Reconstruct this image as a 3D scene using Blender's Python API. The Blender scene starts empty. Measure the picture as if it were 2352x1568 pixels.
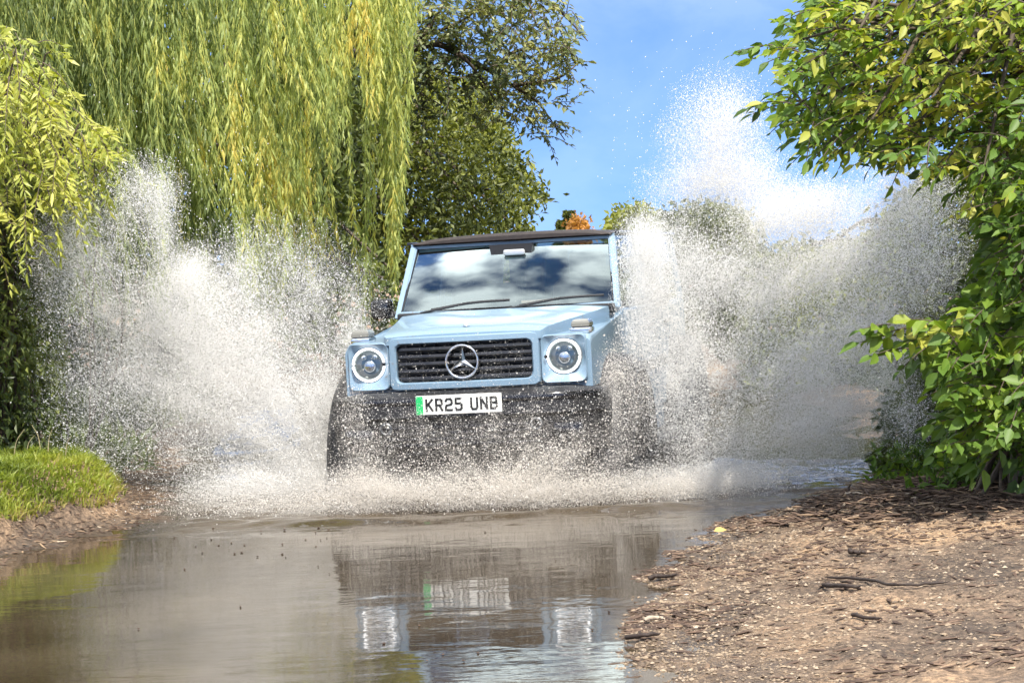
import bpy, bmesh, math
import numpy as np
from mathutils import Vector, Matrix

RS = np.random.RandomState
rng = RS(7)
col = bpy.context.scene.collection
scene = bpy.context.scene

# ------------------------------------------------------------------ camera
F_PX, CX, CY = 4953.0, 1176.0, 784.0          # focal length in units of a 2352 px wide frame
CAM_H, PITCH, ROLL = 1.40, math.atan(182.0 / 4953.0), math.radians(2.2)
_F = np.array([0, math.cos(PITCH), -math.sin(PITCH)])
_U0 = np.array([0, math.sin(PITCH), math.cos(PITCH)])
_R0 = np.array([1.0, 0, 0])
_R = math.cos(ROLL) * _R0 - math.sin(ROLL) * _U0
_U = math.sin(ROLL) * _R0 + math.cos(ROLL) * _U0
cam_d = bpy.data.cameras.new('camera')
cam = bpy.data.objects.new('camera', cam_d)
col.objects.link(cam)
m = Matrix.Identity(4)
for i in range(3):
    m[i][0], m[i][1], m[i][2] = _R[i], _U[i], -_F[i]
m[2][3] = CAM_H
cam.matrix_world = m
cam_d.sensor_width = 36.0
cam_d.lens = F_PX / 2352.0 * 36.0
cam_d.clip_start, cam_d.clip_end = 0.1, 3000.0
scene.camera = cam

# ------------------------------------------------------------------ sky, sun, exposure
SUN_DIR = Vector((0.13, -0.57, 0.82)).normalized()      # from the scene to the sun
sun_el = math.asin(SUN_DIR.z)
sun_az = math.atan2(SUN_DIR.x, SUN_DIR.y)
world = bpy.data.worlds.new('World')
scene.world = world
world.use_nodes = True
wn, wl = world.node_tree.nodes, world.node_tree.links
wn.clear()
w_out = wn.new('ShaderNodeOutputWorld')
w_bg = wn.new('ShaderNodeBackground')
w_sky = wn.new('ShaderNodeTexSky')
w_sky.sky_type = 'NISHITA'
w_sky.sun_disc = False
w_sky.sun_elevation = sun_el
w_sky.sun_rotation = sun_az
w_sky.altitude = 3000.0
w_sky.air_density = 0.7
w_sky.dust_density = 0.0
w_sky.ozone_density = 6.0
w_bg.inputs['Strength'].default_value = 0.073
# thin broken cloud, more of it overhead than near the horizon
w_tc = wn.new('ShaderNodeTexCoord')
w_map = wn.new('ShaderNodeMapping')
w_map.inputs['Scale'].default_value = (1.6, 1.6, 2.6)
w_noise = wn.new('ShaderNodeTexNoise')
w_noise.inputs['Scale'].default_value = 7.5
w_noise.inputs['Detail'].default_value = 9.0
w_noise.inputs['Roughness'].default_value = 0.58
w_noise.inputs['Distortion'].default_value = 0.25
w_ramp = wn.new('ShaderNodeValToRGB')
w_ramp.color_ramp.elements[0].position = 0.40
w_ramp.color_ramp.elements[1].position = 0.58
w_sep = wn.new('ShaderNodeSeparateXYZ')
w_mr = wn.new('ShaderNodeMapRange')
w_mr.inputs['From Min'].default_value = 0.10
w_mr.inputs['From Max'].default_value = 0.6
w_mr.inputs['To Min'].default_value = 0.025
w_mr.inputs['To Max'].default_value = 0.85
w_mul = wn.new('ShaderNodeMath'); w_mul.operation = 'MULTIPLY'
w_mix = wn.new('ShaderNodeMix'); w_mix.data_type = 'RGBA'
w_mix.inputs['B'].default_value = (16.0, 16.2, 16.5, 1)
# the clear blue a little above the horizon reaches down to it (no dust band)
w_m2 = wn.new('ShaderNodeMapping')
w_m2.inputs['Scale'].default_value = (1, 1, .5); w_m2.inputs['Location'].default_value = (0, 0, .11)
w_nm = wn.new('ShaderNodeVectorMath'); w_nm.operation = 'NORMALIZE'
wl.new(w_tc.outputs['Generated'], w_m2.inputs['Vector']); wl.new(w_m2.outputs['Vector'], w_nm.inputs[0])
wl.new(w_nm.outputs['Vector'], w_sky.inputs['Vector'])
wl.new(w_tc.outputs['Generated'], w_map.inputs['Vector'])
wl.new(w_map.outputs['Vector'], w_noise.inputs['Vector'])
wl.new(w_noise.outputs['Fac'], w_ramp.inputs['Fac'])
wl.new(w_tc.outputs['Generated'], w_sep.inputs['Vector'])
wl.new(w_sep.outputs['Z'], w_mr.inputs['Value'])
wl.new(w_ramp.outputs['Color'], w_mul.inputs[0])
wl.new(w_mr.outputs['Result'], w_mul.inputs[1])
wl.new(w_mul.outputs['Value'], w_mix.inputs['Factor'])
wl.new(w_sky.outputs['Color'], w_mix.inputs['A'])
wl.new(w_mix.outputs['Result'], w_bg.inputs['Color'])
wl.new(w_bg.outputs['Background'], w_out.inputs['Surface'])

sun_d = bpy.data.lights.new('sun', 'SUN')
sun_d.energy = 3.0
sun_d.angle = math.radians(0.53)
sun_d.color = (1.0, 0.94, 0.84)
sun = bpy.data.objects.new('sun', sun_d)
col.objects.link(sun)
sun.rotation_euler = SUN_DIR.to_track_quat('Z', 'Y').to_euler()
sun.location = SUN_DIR * 40

vs = scene.view_settings
scene.display_settings.display_device = 'sRGB'
vs.view_transform = 'Standard'
vs.look = 'None'
vs.exposure = 1.5
vs.gamma = 1.0
vs.use_curve_mapping = False
scene.render.engine = 'CYCLES'
cy = scene.cycles
cy.max_bounces = 7
cy.diffuse_bounces = 4
cy.glossy_bounces = 3
cy.transmission_bounces = 4
cy.transparent_max_bounces = 12
cy.caustics_reflective = False
cy.caustics_refractive = False
cy.sample_clamp_indirect = 6.0
cy.use_adaptive_sampling = True
cy.adaptive_threshold = 0.025
cy.use_denoising = True
try:
    cy.denoiser = 'OPENIMAGEDENOISE'
    cy.denoising_input_passes = 'RGB_ALBEDO_NORMAL'
    cy.denoising_prefilter = 'ACCURATE'
except Exception:
    pass


def at(px, py, Y):
    """World points on the sight lines through frame points px, py (2352 wide) at distance Y; arrays allowed."""
    px, py, Y = np.broadcast_arrays(np.asarray(px, float), np.asarray(py, float), np.asarray(Y, float))
    d = _F[None] * F_PX + (px.reshape(-1, 1) - CX) * _R[None] - (py.reshape(-1, 1) - CY) * _U[None]
    d = d / d[:, 1:2] * Y.reshape(-1, 1)
    d[:, 2] += CAM_H
    return d


# ------------------------------------------------------------------ object helpers
def tag(o, label=None, cat=None, group=None, kind=None):
    if label: o['label'] = label
    if cat: o['category'] = cat
    if group: o['group'] = group
    if kind: o['kind'] = kind
    return o


def empty(name, loc=(0, 0, 0), parent=None):
    o = bpy.data.objects.new(name, None)
    o.location = loc
    o.empty_display_size = 0.2
    col.objects.link(o)
    o.parent = parent
    return o


def link(name, me, mat=None, parent=None):
    if mat is not None and not me.materials:
        me.materials.append(mat)
    o = bpy.data.objects.new(name, me)
    col.objects.link(o)
    o.parent = parent
    return o


def np_mesh(name, V, Fc, tint=None, smooth=False):
    """Mesh from an (n,3) array and an (m,k) face array."""
    me = bpy.data.meshes.new(name)
    V = np.asarray(V, np.float32); Fc = np.asarray(Fc, np.int32)
    k = Fc.shape[1]
    me.vertices.add(len(V)); me.vertices.foreach_set('co', V.ravel())
    me.loops.add(Fc.size); me.loops.foreach_set('vertex_index', Fc.ravel())
    me.polygons.add(len(Fc))
    me.polygons.foreach_set('loop_start', np.arange(0, Fc.size, k, dtype=np.int32))
    me.polygons.foreach_set('loop_total', np.full(len(Fc), k, np.int32))
    me.polygons.foreach_set('use_smooth', np.full(len(Fc), smooth, bool))
    if tint is not None:
        a = me.attributes.new('tint', 'FLOAT', 'POINT')
        a.data.foreach_set('value', np.asarray(tint, np.float32))
    me.update(calc_edges=True)
    return me


def bm_done(name, bm, mat, parent=None, smooth=False, angle=None):
    bmesh.ops.recalc_face_normals(bm, faces=bm.faces[:])
    me = bpy.data.meshes.new(name)
    bm.to_mesh(me); bm.free()
    if smooth:
        me.polygons.foreach_set('use_smooth', np.ones(len(me.polygons), bool))
        if angle is not None:
            me.set_sharp_from_angle(angle=math.radians(angle))
    return link(name, me, mat, parent)


def box(bm, x0, x1, y0, y1, z0, z1, bev=0.0, seg=2):
    r = bmesh.ops.create_cube(bm, size=1.0)
    vs_ = r['verts']
    for v in vs_:
        v.co = Vector(((x0 + x1) / 2 + v.co.x * (x1 - x0), (y0 + y1) / 2 + v.co.y * (y1 - y0), (z0 + z1) / 2 + v.co.z * (z1 - z0)))
    if bev > 0:
        es = list({e for v in vs_ for e in v.link_edges})
        bmesh.ops.bevel(bm, geom=es, offset=bev, segments=seg, profile=0.5, affect='EDGES')
    return bm


def loft(bm, secs, cap=True, closed=True):
    rows = [[bm.verts.new(p) for p in s] for s in secs]
    n = len(rows[0])
    for a, b in zip(rows, rows[1:]):
        for i in range(n if closed else n - 1):
            j = (i + 1) % n
            bm.faces.new((a[i], a[j], b[j], b[i]))
    if cap:
        bm.faces.new(rows[0]); bm.faces.new(rows[-1][::-1])
    return bm


def tube_np(pts, radii, n=6):
    pts = np.asarray(pts, float); m_ = len(pts)
    radii = np.broadcast_to(np.asarray(radii, float), (m_,))
    t = np.gradient(pts, axis=0); t /= np.linalg.norm(t, axis=1, keepdims=True) + 1e-9
    ref = np.array([0.3, 0.9, 0.31]) if abs(t[0] @ np.array([0.3, 0.9, 0.31])) < .9 else np.array([1.0, 0, 0])
    u = np.cross(t, ref); u /= np.linalg.norm(u, axis=1, keepdims=True) + 1e-9
    v = np.cross(t, u)
    a = np.linspace(0, 2 * np.pi, n, endpoint=False)
    V = pts[:, None] + radii[:, None, None] * (np.cos(a)[None, :, None] * u[:, None] + np.sin(a)[None, :, None] * v[:, None])
    V = V.reshape(-1, 3)
    i = np.arange(m_ - 1)[:, None] * n; j = np.arange(n)[None]
    q = np.stack([i + j, i + (j + 1) % n, i + n + (j + 1) % n, i + n + j], -1).reshape(-1, 4)
    return V, q


class Acc:
    """Collects quads of several tubes (one thing's limbs) into one mesh."""
    def __init__(self): self.V, self.F, self.n = [], [], 0
    def add(self, V, F):
        self.V.append(V); self.F.append(F + self.n); self.n += len(V)
    def tube(self, pts, radii, n=6): self.add(*tube_np(pts, radii, n))
    def build(self, name, mat, parent=None, smooth=True):
        return link(name, np_mesh(name, np.vstack(self.V), np.vstack(self.F), smooth=smooth), mat, parent)


def curve_pts(ctrl, n=12):
    """Catmull-Rom through control points."""
    c = np.asarray(ctrl, float)
    c = np.vstack([2 * c[0] - c[1], c, 2 * c[-1] - c[-2]])
    out = []
    for i in range(1, len(c) - 2):
        t = np.linspace(0, 1, n, endpoint=False)[:, None]
        p0, p1, p2, p3 = c[i - 1], c[i], c[i + 1], c[i + 2]
        out.append(.5 * (2 * p1 + (p2 - p0) * t + (2 * p0 - 5 * p1 + 4 * p2 - p3) * t ** 2 + (3 * p1 - p0 - 3 * p2 + p3) * t ** 3))
    out.append(c[-2][None])
    return np.vstack(out)


def unit(a): return a / (np.linalg.norm(a, axis=-1, keepdims=True) + 1e-9)


# leaf templates: x along the leaf, y across, z along the leaf normal
OVATE = (np.array([[0, 0, 0], [.26, .40, .06], [.26, 0, -.02], [.26, -.40, .06], [.60, .40, .03], [.60, 0, -.05], [.60, -.40, .03], [1, 0, -.14]]),
         np.array([[0, 2, 1], [0, 3, 2], [1, 2, 5], [1, 5, 4], [2, 3, 6], [2, 6, 5], [4, 5, 7], [5, 6, 7]]))
LANCE = (np.array([[0, 0, 0], [.4, .5, .02], [.4, -.5, .02], [1, 0, -.10]]), np.array([[0, 2, 1], [1, 2, 3]]))
SMALL = (np.array([[0, 0, 0], [.45, .5, .10], [.45, -.5, .10], [1, 0, -.06]]), np.array([[0, 2, 3], [0, 3, 1]]))


def leaf_arrays(P, D, N, L, W, tint, tpl):
    T, Fc = tpl
    D = unit(D); B = unit(np.cross(N, D)); N = np.cross(D, B)
    L = np.broadcast_to(L, (len(P),))[:, None, None]; W = np.broadcast_to(W, (len(P),))[:, None, None]
    V = P[:, None] + T[None, :, 0:1] * L * D[:, None] + T[None, :, 1:2] * W * B[:, None] + T[None, :, 2:3] * L * N[:, None]
    k = len(T)
    F = (Fc[None] + (np.arange(len(P)) * k)[:, None, None]).reshape(-1, 3)
    return V.reshape(-1, 3), F, np.repeat(np.broadcast_to(tint, (len(P),)), k)


def leaves_obj(name, P, D, N, L, W, tint, tpl, mat, parent=None):
    V, F, t = leaf_arrays(P, D, N, L, W, tint, tpl)
    return link(name, np_mesh(name, V, F, t), mat, parent)


def in_poly(px, py, poly):
    poly = np.asarray(poly, float); inside = np.zeros(len(px), bool)
    j = len(poly) - 1
    for i in range(len(poly)):
        xi, yi = poly[i]; xj, yj = poly[j]
        c = ((yi > py) != (yj > py)) & (px < (xj - xi) * (py - yi) / (yj - yi + 1e-12) + xi)
        inside ^= c; j = i
    return inside


def poly_sample(r, poly, n):
    poly = np.asarray(poly, float); lo, hi = poly.min(0), poly.max(0); out = np.zeros((0, 2))
    while len(out) < n:
        q = lo + r.rand(n * 2, 2) * (hi - lo)
        out = np.vstack([out, q[in_poly(q[:, 0], q[:, 1], poly)]])
    return out[:n]


_lat = RS(3).rand(32, 32, 32)


def vnoise(p):
    """Smooth 3-D value noise, 0..1."""
    i = np.floor(p).astype(int); f = p - i; f = f * f * (3 - 2 * f); i &= 31; j = (i + 1) & 31
    g = lambda a, b, c: _lat[a, b, c]
    x, y, z = f[:, 0], f[:, 1], f[:, 2]
    c00 = g(i[:, 0], i[:, 1], i[:, 2]) * (1 - x) + g(j[:, 0], i[:, 1], i[:, 2]) * x
    c10 = g(i[:, 0], j[:, 1], i[:, 2]) * (1 - x) + g(j[:, 0], j[:, 1], i[:, 2]) * x
    c01 = g(i[:, 0], i[:, 1], j[:, 2]) * (1 - x) + g(j[:, 0], i[:, 1], j[:, 2]) * x
    c11 = g(i[:, 0], j[:, 1], j[:, 2]) * (1 - x) + g(j[:, 0], j[:, 1], j[:, 2]) * x
    return (c00 * (1 - y) + c10 * y) * (1 - z) + (c01 * (1 - y) + c11 * y) * z


def fbm(p, o=4):
    s, a, t = 0, .5, 0
    for k in range(o):
        s = s + a * vnoise(p * 2 ** k + 7.3 * k); t += a; a *= .5
    return s / t


def sstep(a, b, x):
    t = np.clip((x - a) / (b - a), 0, 1); return t * t * (3 - 2 * t)


# ------------------------------------------------------------------ materials
def new_mat(name):
    m_ = bpy.data.materials.new(name); m_.use_nodes = True
    return m_, m_.node_tree.nodes, m_.node_tree.links, m_.node_tree.nodes['Principled BSDF']


def plain(name, c, rough=.5, metal=0.0, coat=0.0, emit=None, es=0.0, spec=.5, noise=0.0, nscale=30.0, bump=0.0):
    m_, n, l, b = new_mat(name)
    b.inputs['Base Color'].default_value = (*c, 1)
    b.inputs['Roughness'].default_value = rough
    b.inputs['Metallic'].default_value = metal
    b.inputs['Coat Weight'].default_value = coat
    b.inputs['Coat Roughness'].default_value = .04
    b.inputs['Specular IOR Level'].default_value = spec
    if emit:
        b.inputs['Emission Color'].default_value = (*emit, 1); b.inputs['Emission Strength'].default_value = es
    if noise or bump:
        tc = n.new('ShaderNodeTexCoord'); nz = n.new('ShaderNodeTexNoise')
        nz.inputs['Scale'].default_value = nscale; nz.inputs['Detail'].default_value = 6
        l.new(tc.outputs['Object'], nz.inputs['Vector'])
        if noise:
            mx = n.new('ShaderNodeMix'); mx.data_type = 'RGBA'; mx.blend_type = 'MULTIPLY'
            mr = n.new('ShaderNodeMapRange'); mr.inputs['From Min'].default_value = .3; mr.inputs['From Max'].default_value = .7
            mr.inputs['To Min'].default_value = 1 - noise; mr.inputs['To Max'].default_value = 1 + noise * .4
            l.new(nz.outputs['Fac'], mr.inputs['Value'])
            mx.inputs['Factor'].default_value = 1; mx.inputs['A'].default_value = (*c, 1)
            l.new(mr.outputs['Result'], mx.inputs['B']); l.new(mx.outputs['Result'], b.inputs['Base Color'])
        if bump:
            bp = n.new('ShaderNodeBump'); bp.inputs['Strength'].default_value = bump; bp.inputs['Distance'].default_value = .01
            l.new(nz.outputs['Fac'], bp.inputs['Height']); l.new(bp.outputs['Normal'], b.inputs['Normal'])
    return m_


def leaf_mat(name, stops, trans=.4, rough=.42, tmul=(1.25, 1.25, .5)):
    """Leaf surface: colour picked by the leaf's own tint, part of the light passes through."""
    m_, n, l, b = new_mat(name)
    at_ = n.new('ShaderNodeAttribute'); at_.attribute_name = 'tint'
    rp = n.new('ShaderNodeValToRGB')
    while len(rp.color_ramp.elements) < len(stops): rp.color_ramp.elements.new(.5)
    for e, (p, c) in zip(rp.color_ramp.elements, stops):
        e.position = p; e.color = (*c, 1)
    l.new(at_.outputs['Fac'], rp.inputs['Fac'])
    l.new(rp.outputs['Color'], b.inputs['Base Color'])
    b.inputs['Roughness'].default_value = rough
    b.inputs['Specular IOR Level'].default_value = .45
    tr = n.new('ShaderNodeBsdfTranslucent')
    mx = n.new('ShaderNodeMix'); mx.data_type = 'RGBA'; mx.blend_type = 'MULTIPLY'
    mx.inputs['Factor'].default_value = 1; mx.inputs['B'].default_value = (*tmul, 1)
    l.new(rp.outputs['Color'], mx.inputs['A']); l.new(mx.outputs['Result'], tr.inputs['Color'])
    ms = n.new('ShaderNodeMixShader'); ms.inputs['Fac'].default_value = trans
    l.new(b.outputs['BSDF'], ms.inputs[1]); l.new(tr.outputs['BSDF'], ms.inputs[2])
    l.new(ms.outputs['Shader'], n['Material Output'].inputs['Surface'])
    return m_


M = {}
M['bark'] = plain('bark', (.085, .065, .045), .85, noise=.5, nscale=14, bump=.6)
M['twig'] = plain('twig_bark', (.10, .075, .05), .8, noise=.4, nscale=40)
M['willow_twig'] = plain('willow_twig', (.34, .25, .06), .6, noise=.3, nscale=20)

# ground
gm, gn, gl, gb = new_mat('earth_and_gravel')
tc = gn.new('ShaderNodeTexCoord')
def _noise(sc, det=8, rough=.6):
    z = gn.new('ShaderNodeTexNoise'); z.inputs['Scale'].default_value = sc; z.inputs['Detail'].default_value = det; z.inputs['Roughness'].default_value = rough
    gl.new(tc.outputs['Object'], z.inputs['Vector']); return z
def _ramp(src, stops):
    r_ = gn.new('ShaderNodeValToRGB')
    while len(r_.color_ramp.elements) < len(stops): r_.color_ramp.elements.new(.5)
    for e, (p, c) in zip(r_.color_ramp.elements, stops): e.position = p; e.color = (*c, 1)
    gl.new(src, r_.inputs['Fac']); return r_
n1 = _noise(.9, 7, .62); n2 = _noise(38, 7, .75); n3 = _noise(150, 3)
r1 = _ramp(n1.outputs['Fac'], [(.36, (.095, .069, .050)), (.48, (.195, .138, .093)), (.60, (.37, .25, .15))])
r2 = _ramp(n2.outputs['Fac'], [(.36, (.28, .26, .25)), (.5, (.85, .83, .82)), (.62, (1.5, 1.45, 1.38))])
mx = gn.new('ShaderNodeMix'); mx.data_type = 'RGBA'; mx.blend_type = 'MULTIPLY'; mx.inputs['Factor'].default_value = 1
gl.new(r1.outputs['Color'], mx.inputs['A']); gl.new(r2.outputs['Color'], mx.inputs['B'])
# wet earth close to the water level
sp = gn.new('ShaderNodeSeparateXYZ'); gl.new(tc.outputs['Object'], sp.inputs['Vector'])
wet = gn.new('ShaderNodeMapRange'); wet.inputs['From Min'].default_value = .0; wet.inputs['From Max'].default_value = .075
wet.inputs['To Min'].default_value = .42; wet.inputs['To Max'].default_value = 1.0
gl.new(sp.outputs['Z'], wet.inputs['Value'])
mx2 = gn.new('ShaderNodeMix'); mx2.data_type = 'RGBA'; mx2.blend_type = 'MULTIPLY'; mx2.inputs['Factor'].default_value = 1
gl.new(mx.outputs['Result'], mx2.inputs['A']); gl.new(wet.outputs['Result'], mx2.inputs['B'])
gl.new(mx2.outputs['Result'], gb.inputs['Base Color'])
wr = gn.new('ShaderNodeMapRange'); wr.inputs['From Min'].default_value = .0; wr.inputs['From Max'].default_value = .05
wr.inputs['To Min'].default_value = .35; wr.inputs['To Max'].default_value = .9
gl.new(sp.outputs['Z'], wr.inputs['Value']); gl.new(wr.outputs['Result'], gb.inputs['Roughness'])
bp = gn.new('ShaderNodeBump'); bp.inputs['Strength'].default_value = .8; bp.inputs['Distance'].default_value = .012
ad = gn.new('ShaderNodeMath'); ad.operation = 'ADD'
gl.new(n2.outputs['Fac'], ad.inputs[0]); gl.new(n3.outputs['Fac'], ad.inputs[1])
gl.new(ad.outputs['Value'], bp.inputs['Height']); gl.new(bp.outputs['Normal'], gb.inputs['Normal'])
M['ground'] = gm

# water: murky, mirror-like, fine ripples
wm, n_, l_, b_ = new_mat('muddy_water')
tc_ = n_.new('ShaderNodeTexCoord')
z1 = n_.new('ShaderNodeTexNoise'); z1.inputs['Scale'].default_value = 9; z1.inputs['Detail'].default_value = 3
mp = n_.new('ShaderNodeMapping'); mp.inputs['Scale'].default_value = (1, 2.2, 1)
l_.new(tc_.outputs['Object'], mp.inputs['Vector']); l_.new(mp.outputs['Vector'], z1.inputs['Vector'])
z2 = n_.new('ShaderNodeTexNoise'); z2.inputs['Scale'].default_value = 1.1; z2.inputs['Detail'].default_value = 5
l_.new(tc_.outputs['Object'], z2.inputs['Vector'])
rr = n_.new('ShaderNodeValToRGB')
rr.color_ramp.elements[0].position = .35; rr.color_ramp.elements[0].color = (.034, .024, .014, 1)
rr.color_ramp.elements[1].position = .68; rr.color_ramp.elements[1].color = (.068, .051, .032, 1)
l_.new(z2.outputs['Fac'], rr.inputs['Fac']); l_.new(rr.outputs['Color'], b_.inputs['Base Color'])
b_.inputs['Roughness'].default_value = .03
b_.inputs['IOR'].default_value = 1.33
bb = n_.new('ShaderNodeBump'); bb.inputs['Strength'].default_value = .035; bb.inputs['Distance'].default_value = .02
l_.new(z1.outputs['Fac'], bb.inputs['Height']); l_.new(bb.outputs['Normal'], b_.inputs['Normal'])
M['water'] = wm

# droplets: white from scattering, tinged by silt
dm, n_, l_, b_ = new_mat('spray_droplets')
b_.inputs['Base Color'].default_value = (.81, .80, .775, 1)
b_.inputs['Roughness'].default_value = .25
b_.inputs['IOR'].default_value = 1.33
tr_ = n_.new('ShaderNodeBsdfTranslucent'); tr_.inputs['Color'].default_value = (.88, .87, .855, 1)
ms_ = n_.new('ShaderNodeMixShader'); ms_.inputs['Fac'].default_value = .45
l_.new(b_.outputs['BSDF'], ms_.inputs[1]); l_.new(tr_.outputs['BSDF'], ms_.inputs[2])
l_.new(ms_.outputs['Shader'], n_['Material Output'].inputs['Surface'])
M['drops'] = dm
dm2 = dm.copy(); dm2.name = 'muddy_spray_droplets'
dm2.node_tree.nodes['Principled BSDF'].inputs['Base Color'].default_value = (.76, .725, .675, 1)
next(x for x in dm2.node_tree.nodes if x.type == 'BSDF_TRANSLUCENT').inputs['Color'].default_value = (.80, .765, .715, 1)
M['muddy_drops'] = dm2

# ------------------------------------------------------------------ ground sheet
SR_Y = [-40, 5, 7.1, 8.3, 9.4, 10.3, 11, 12.1, 13.3, 16, 20, 26]
SR_X = [0.2, .2, .36, .50, .58, .80, 1.03, 1.65, 2.25, 2.7, 2.8, 2.4]
SL_Y = [-40, 8, 10.8, 12.3, 14, 18, 26]
SL_X = [-4.5, -3.5, -2.56, -2.12, -2.25, -2.6, -2.5]


def ground_h(x, y):
    x = np.asarray(x, float); y = np.asarray(y, float)
    p3 = np.stack([x.ravel(), y.ravel(), np.zeros(x.size)], 1)
    wob = (fbm(p3 * 2.3, 3).reshape(x.shape) - .5) * .45
    sr = np.interp(y, SR_Y, SR_X) + wob * .8; sl = np.interp(y, SL_Y, SL_X) + wob * .6
    dr = x - sr; dl = sl - x
    ins = np.minimum(-dr, -dl)
    z = -.30 * sstep(0, 1.3, ins)
    z = np.where(ins > 0, z - .02 * np.clip(ins, 0, 1), z)
    right = .085 * np.clip(dr, 0, 1.6) + .12 * sstep(1.4, 3.5, dr)
    left_flat = .08 * np.clip(dl, 0, 2) + .2 * sstep(1, 4, dl)
    mound = sstep(9.6, 10.4, y) * (1 - sstep(13.2, 13.9, y))
    left = left_flat + mound * .29 * sstep(.12, .50, dl)
    z = np.where(dr > 0, right, z); z = np.where(dl > 0, left, z)
    z = z + .36 * sstep(22, 28, y) * (ins > 0) + .1 * sstep(24, 40, y)
    fine = fbm(p3 * 6.1 + 3.1, 4).reshape(x.shape) - .5
    amp = np.where(ins > 0, .03, .075)
    return z + fine * amp * (1 + 1.5 * sstep(.15, .5, dl))


def axis(lo, hi, a, b, step, n_out):
    mid = np.arange(a, b, step)
    left = a - (a - lo) * np.linspace(1, 0, n_out, endpoint=False) ** 2.5
    right = b + (hi - b) * np.linspace(0, 1, n_out + 1) ** 2.5
    return np.concatenate([left, mid, right])


gx = axis(-600, 600, -3.6, 4.0, .03, 40)
gy = axis(-300, 1500, 6.4, 15.5, .035, 44)
X, Y = np.meshgrid(gx, gy)
Z = ground_h(X, Y)
V = np.stack([X.ravel(), Y.ravel(), Z.ravel()], 1)
nx, ny = len(gx), len(gy)
i = (np.arange(ny - 1)[:, None] * nx + np.arange(nx - 1)[None]).ravel()
Fq = np.stack([i, i + 1, i + nx + 1, i + nx], 1)
g = link('ground', np_mesh('ground', V, Fq, smooth=True), M['ground'])
tag(g, 'brown earth and gravel ground with muddy banks', 'ground', kind='structure')

# ------------------------------------------------------------------ water sheet (flooded ford)
gx = np.concatenate([np.arange(-8, -3.6, .3), np.arange(-3.6, 3.4, .03), np.arange(3.4, 8, .3)])
gy = np.concatenate([np.arange(-30, 6.4, .8), np.arange(6.4, 14.5, .03), np.arange(14.5, 27, .3)])
X, Y = np.meshgrid(gx, gy)
p3 = np.stack([X.ravel(), Y.ravel(), np.zeros(X.size)], 1)
rough_zone = sstep(11.3, 12.2, Y) * (1 - .0 * X)
bow = np.exp(-((Y - (11.85 + .08 * np.sin(X * 2.1) + .1 * np.abs(X + .1) ** 1.3 * .5)) / .14) ** 2) * np.exp(-((X + .1) / 2.0) ** 4)
chop = (fbm(p3 * np.array([5, 9, 1]), 4) - .5).reshape(X.shape)
swell = (fbm(p3 * np.array([1.1, 2.4, 1]) + 5, 2) - .5).reshape(X.shape)
Z = bow * .028 + chop * (.0020 + .05 * rough_zone) + swell * .003
# small rings where drops fall back
rr_ = RS(11)
for k in range(70):
    cx_, cy_ = rr_.uniform(-2.6, .9), rr_.uniform(7.5, 11.6)
    d = np.hypot(X - cx_, Y - cy_); R = rr_.uniform(.03, .12)
    near = d < .3
    Z[near] += .0012 * np.sin((d[near] - R) * 130) * np.exp(-((d[near] - R) / .035) ** 2)
nx, ny = len(gx), len(gy)
i = (np.arange(ny - 1)[:, None] * nx + np.arange(nx - 1)[None]).ravel()
Fq = np.stack([i, i + 1, i + nx + 1, i + nx], 1)
w = link('water', np_mesh('water', np.stack([X.ravel(), Y.ravel(), Z.ravel()], 1), Fq, smooth=True), M['water'])
tag(w, 'shallow muddy brown water flooding the lane', 'water', kind='structure')

# ================================================================== the car
M['paint'] = plain('pale_blue_paint', (.185, .28, .375), .42, coat=.4, noise=.05, nscale=3)
M['black_plastic'] = plain('black_plastic', (.018, .018, .02), .45, noise=.25, nscale=60)
M['gloss_black'] = plain('gloss_black', (.010, .010, .012), .18, coat=.5)
M['roof_black'] = plain('dark_roof', (.030, .022, .020), .55, noise=.3, nscale=25)
M['rubber'] = plain('tyre_rubber', (.02, .02, .02), .75, noise=.3, nscale=40, bump=.3)
M['chrome'] = plain('chrome', (.85, .86, .87), .12, metal=1.0)
M['alloy'] = plain('alloy', (.16, .165, .17), .3, metal=1.0)
M['rim'] = plain('dark_rim', (.05, .05, .055), .55, metal=.3)
M['drl'] = plain('white_lamp_ring', (.9, .92, .95), .3, emit=(1, 1, 1), es=1.2)
M['lamp_dark'] = plain('lamp_interior', (.55, .57, .57), .45, metal=.8)
M['plate_white'] = plain('plate_white', (.80, .80, .76), .4)
M['plate_green'] = plain('plate_green', (.01, .42, .12), .4)
M['plate_black'] = plain('plate_black', (.012, .012, .012), .45)
M['amber'] = plain('indicator_lens', (.20, .20, .18), .10, coat=1)
M['cabin_grey'] = plain('cabin_grey', (.05, .052, .055), .8, noise=.2)
M['leather'] = plain('seat_leather', (.07, .065, .06), .6, noise=.2)
M['silver_trim'] = plain('silver_trim', (.6, .62, .64), .3, metal=.6)


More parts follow.
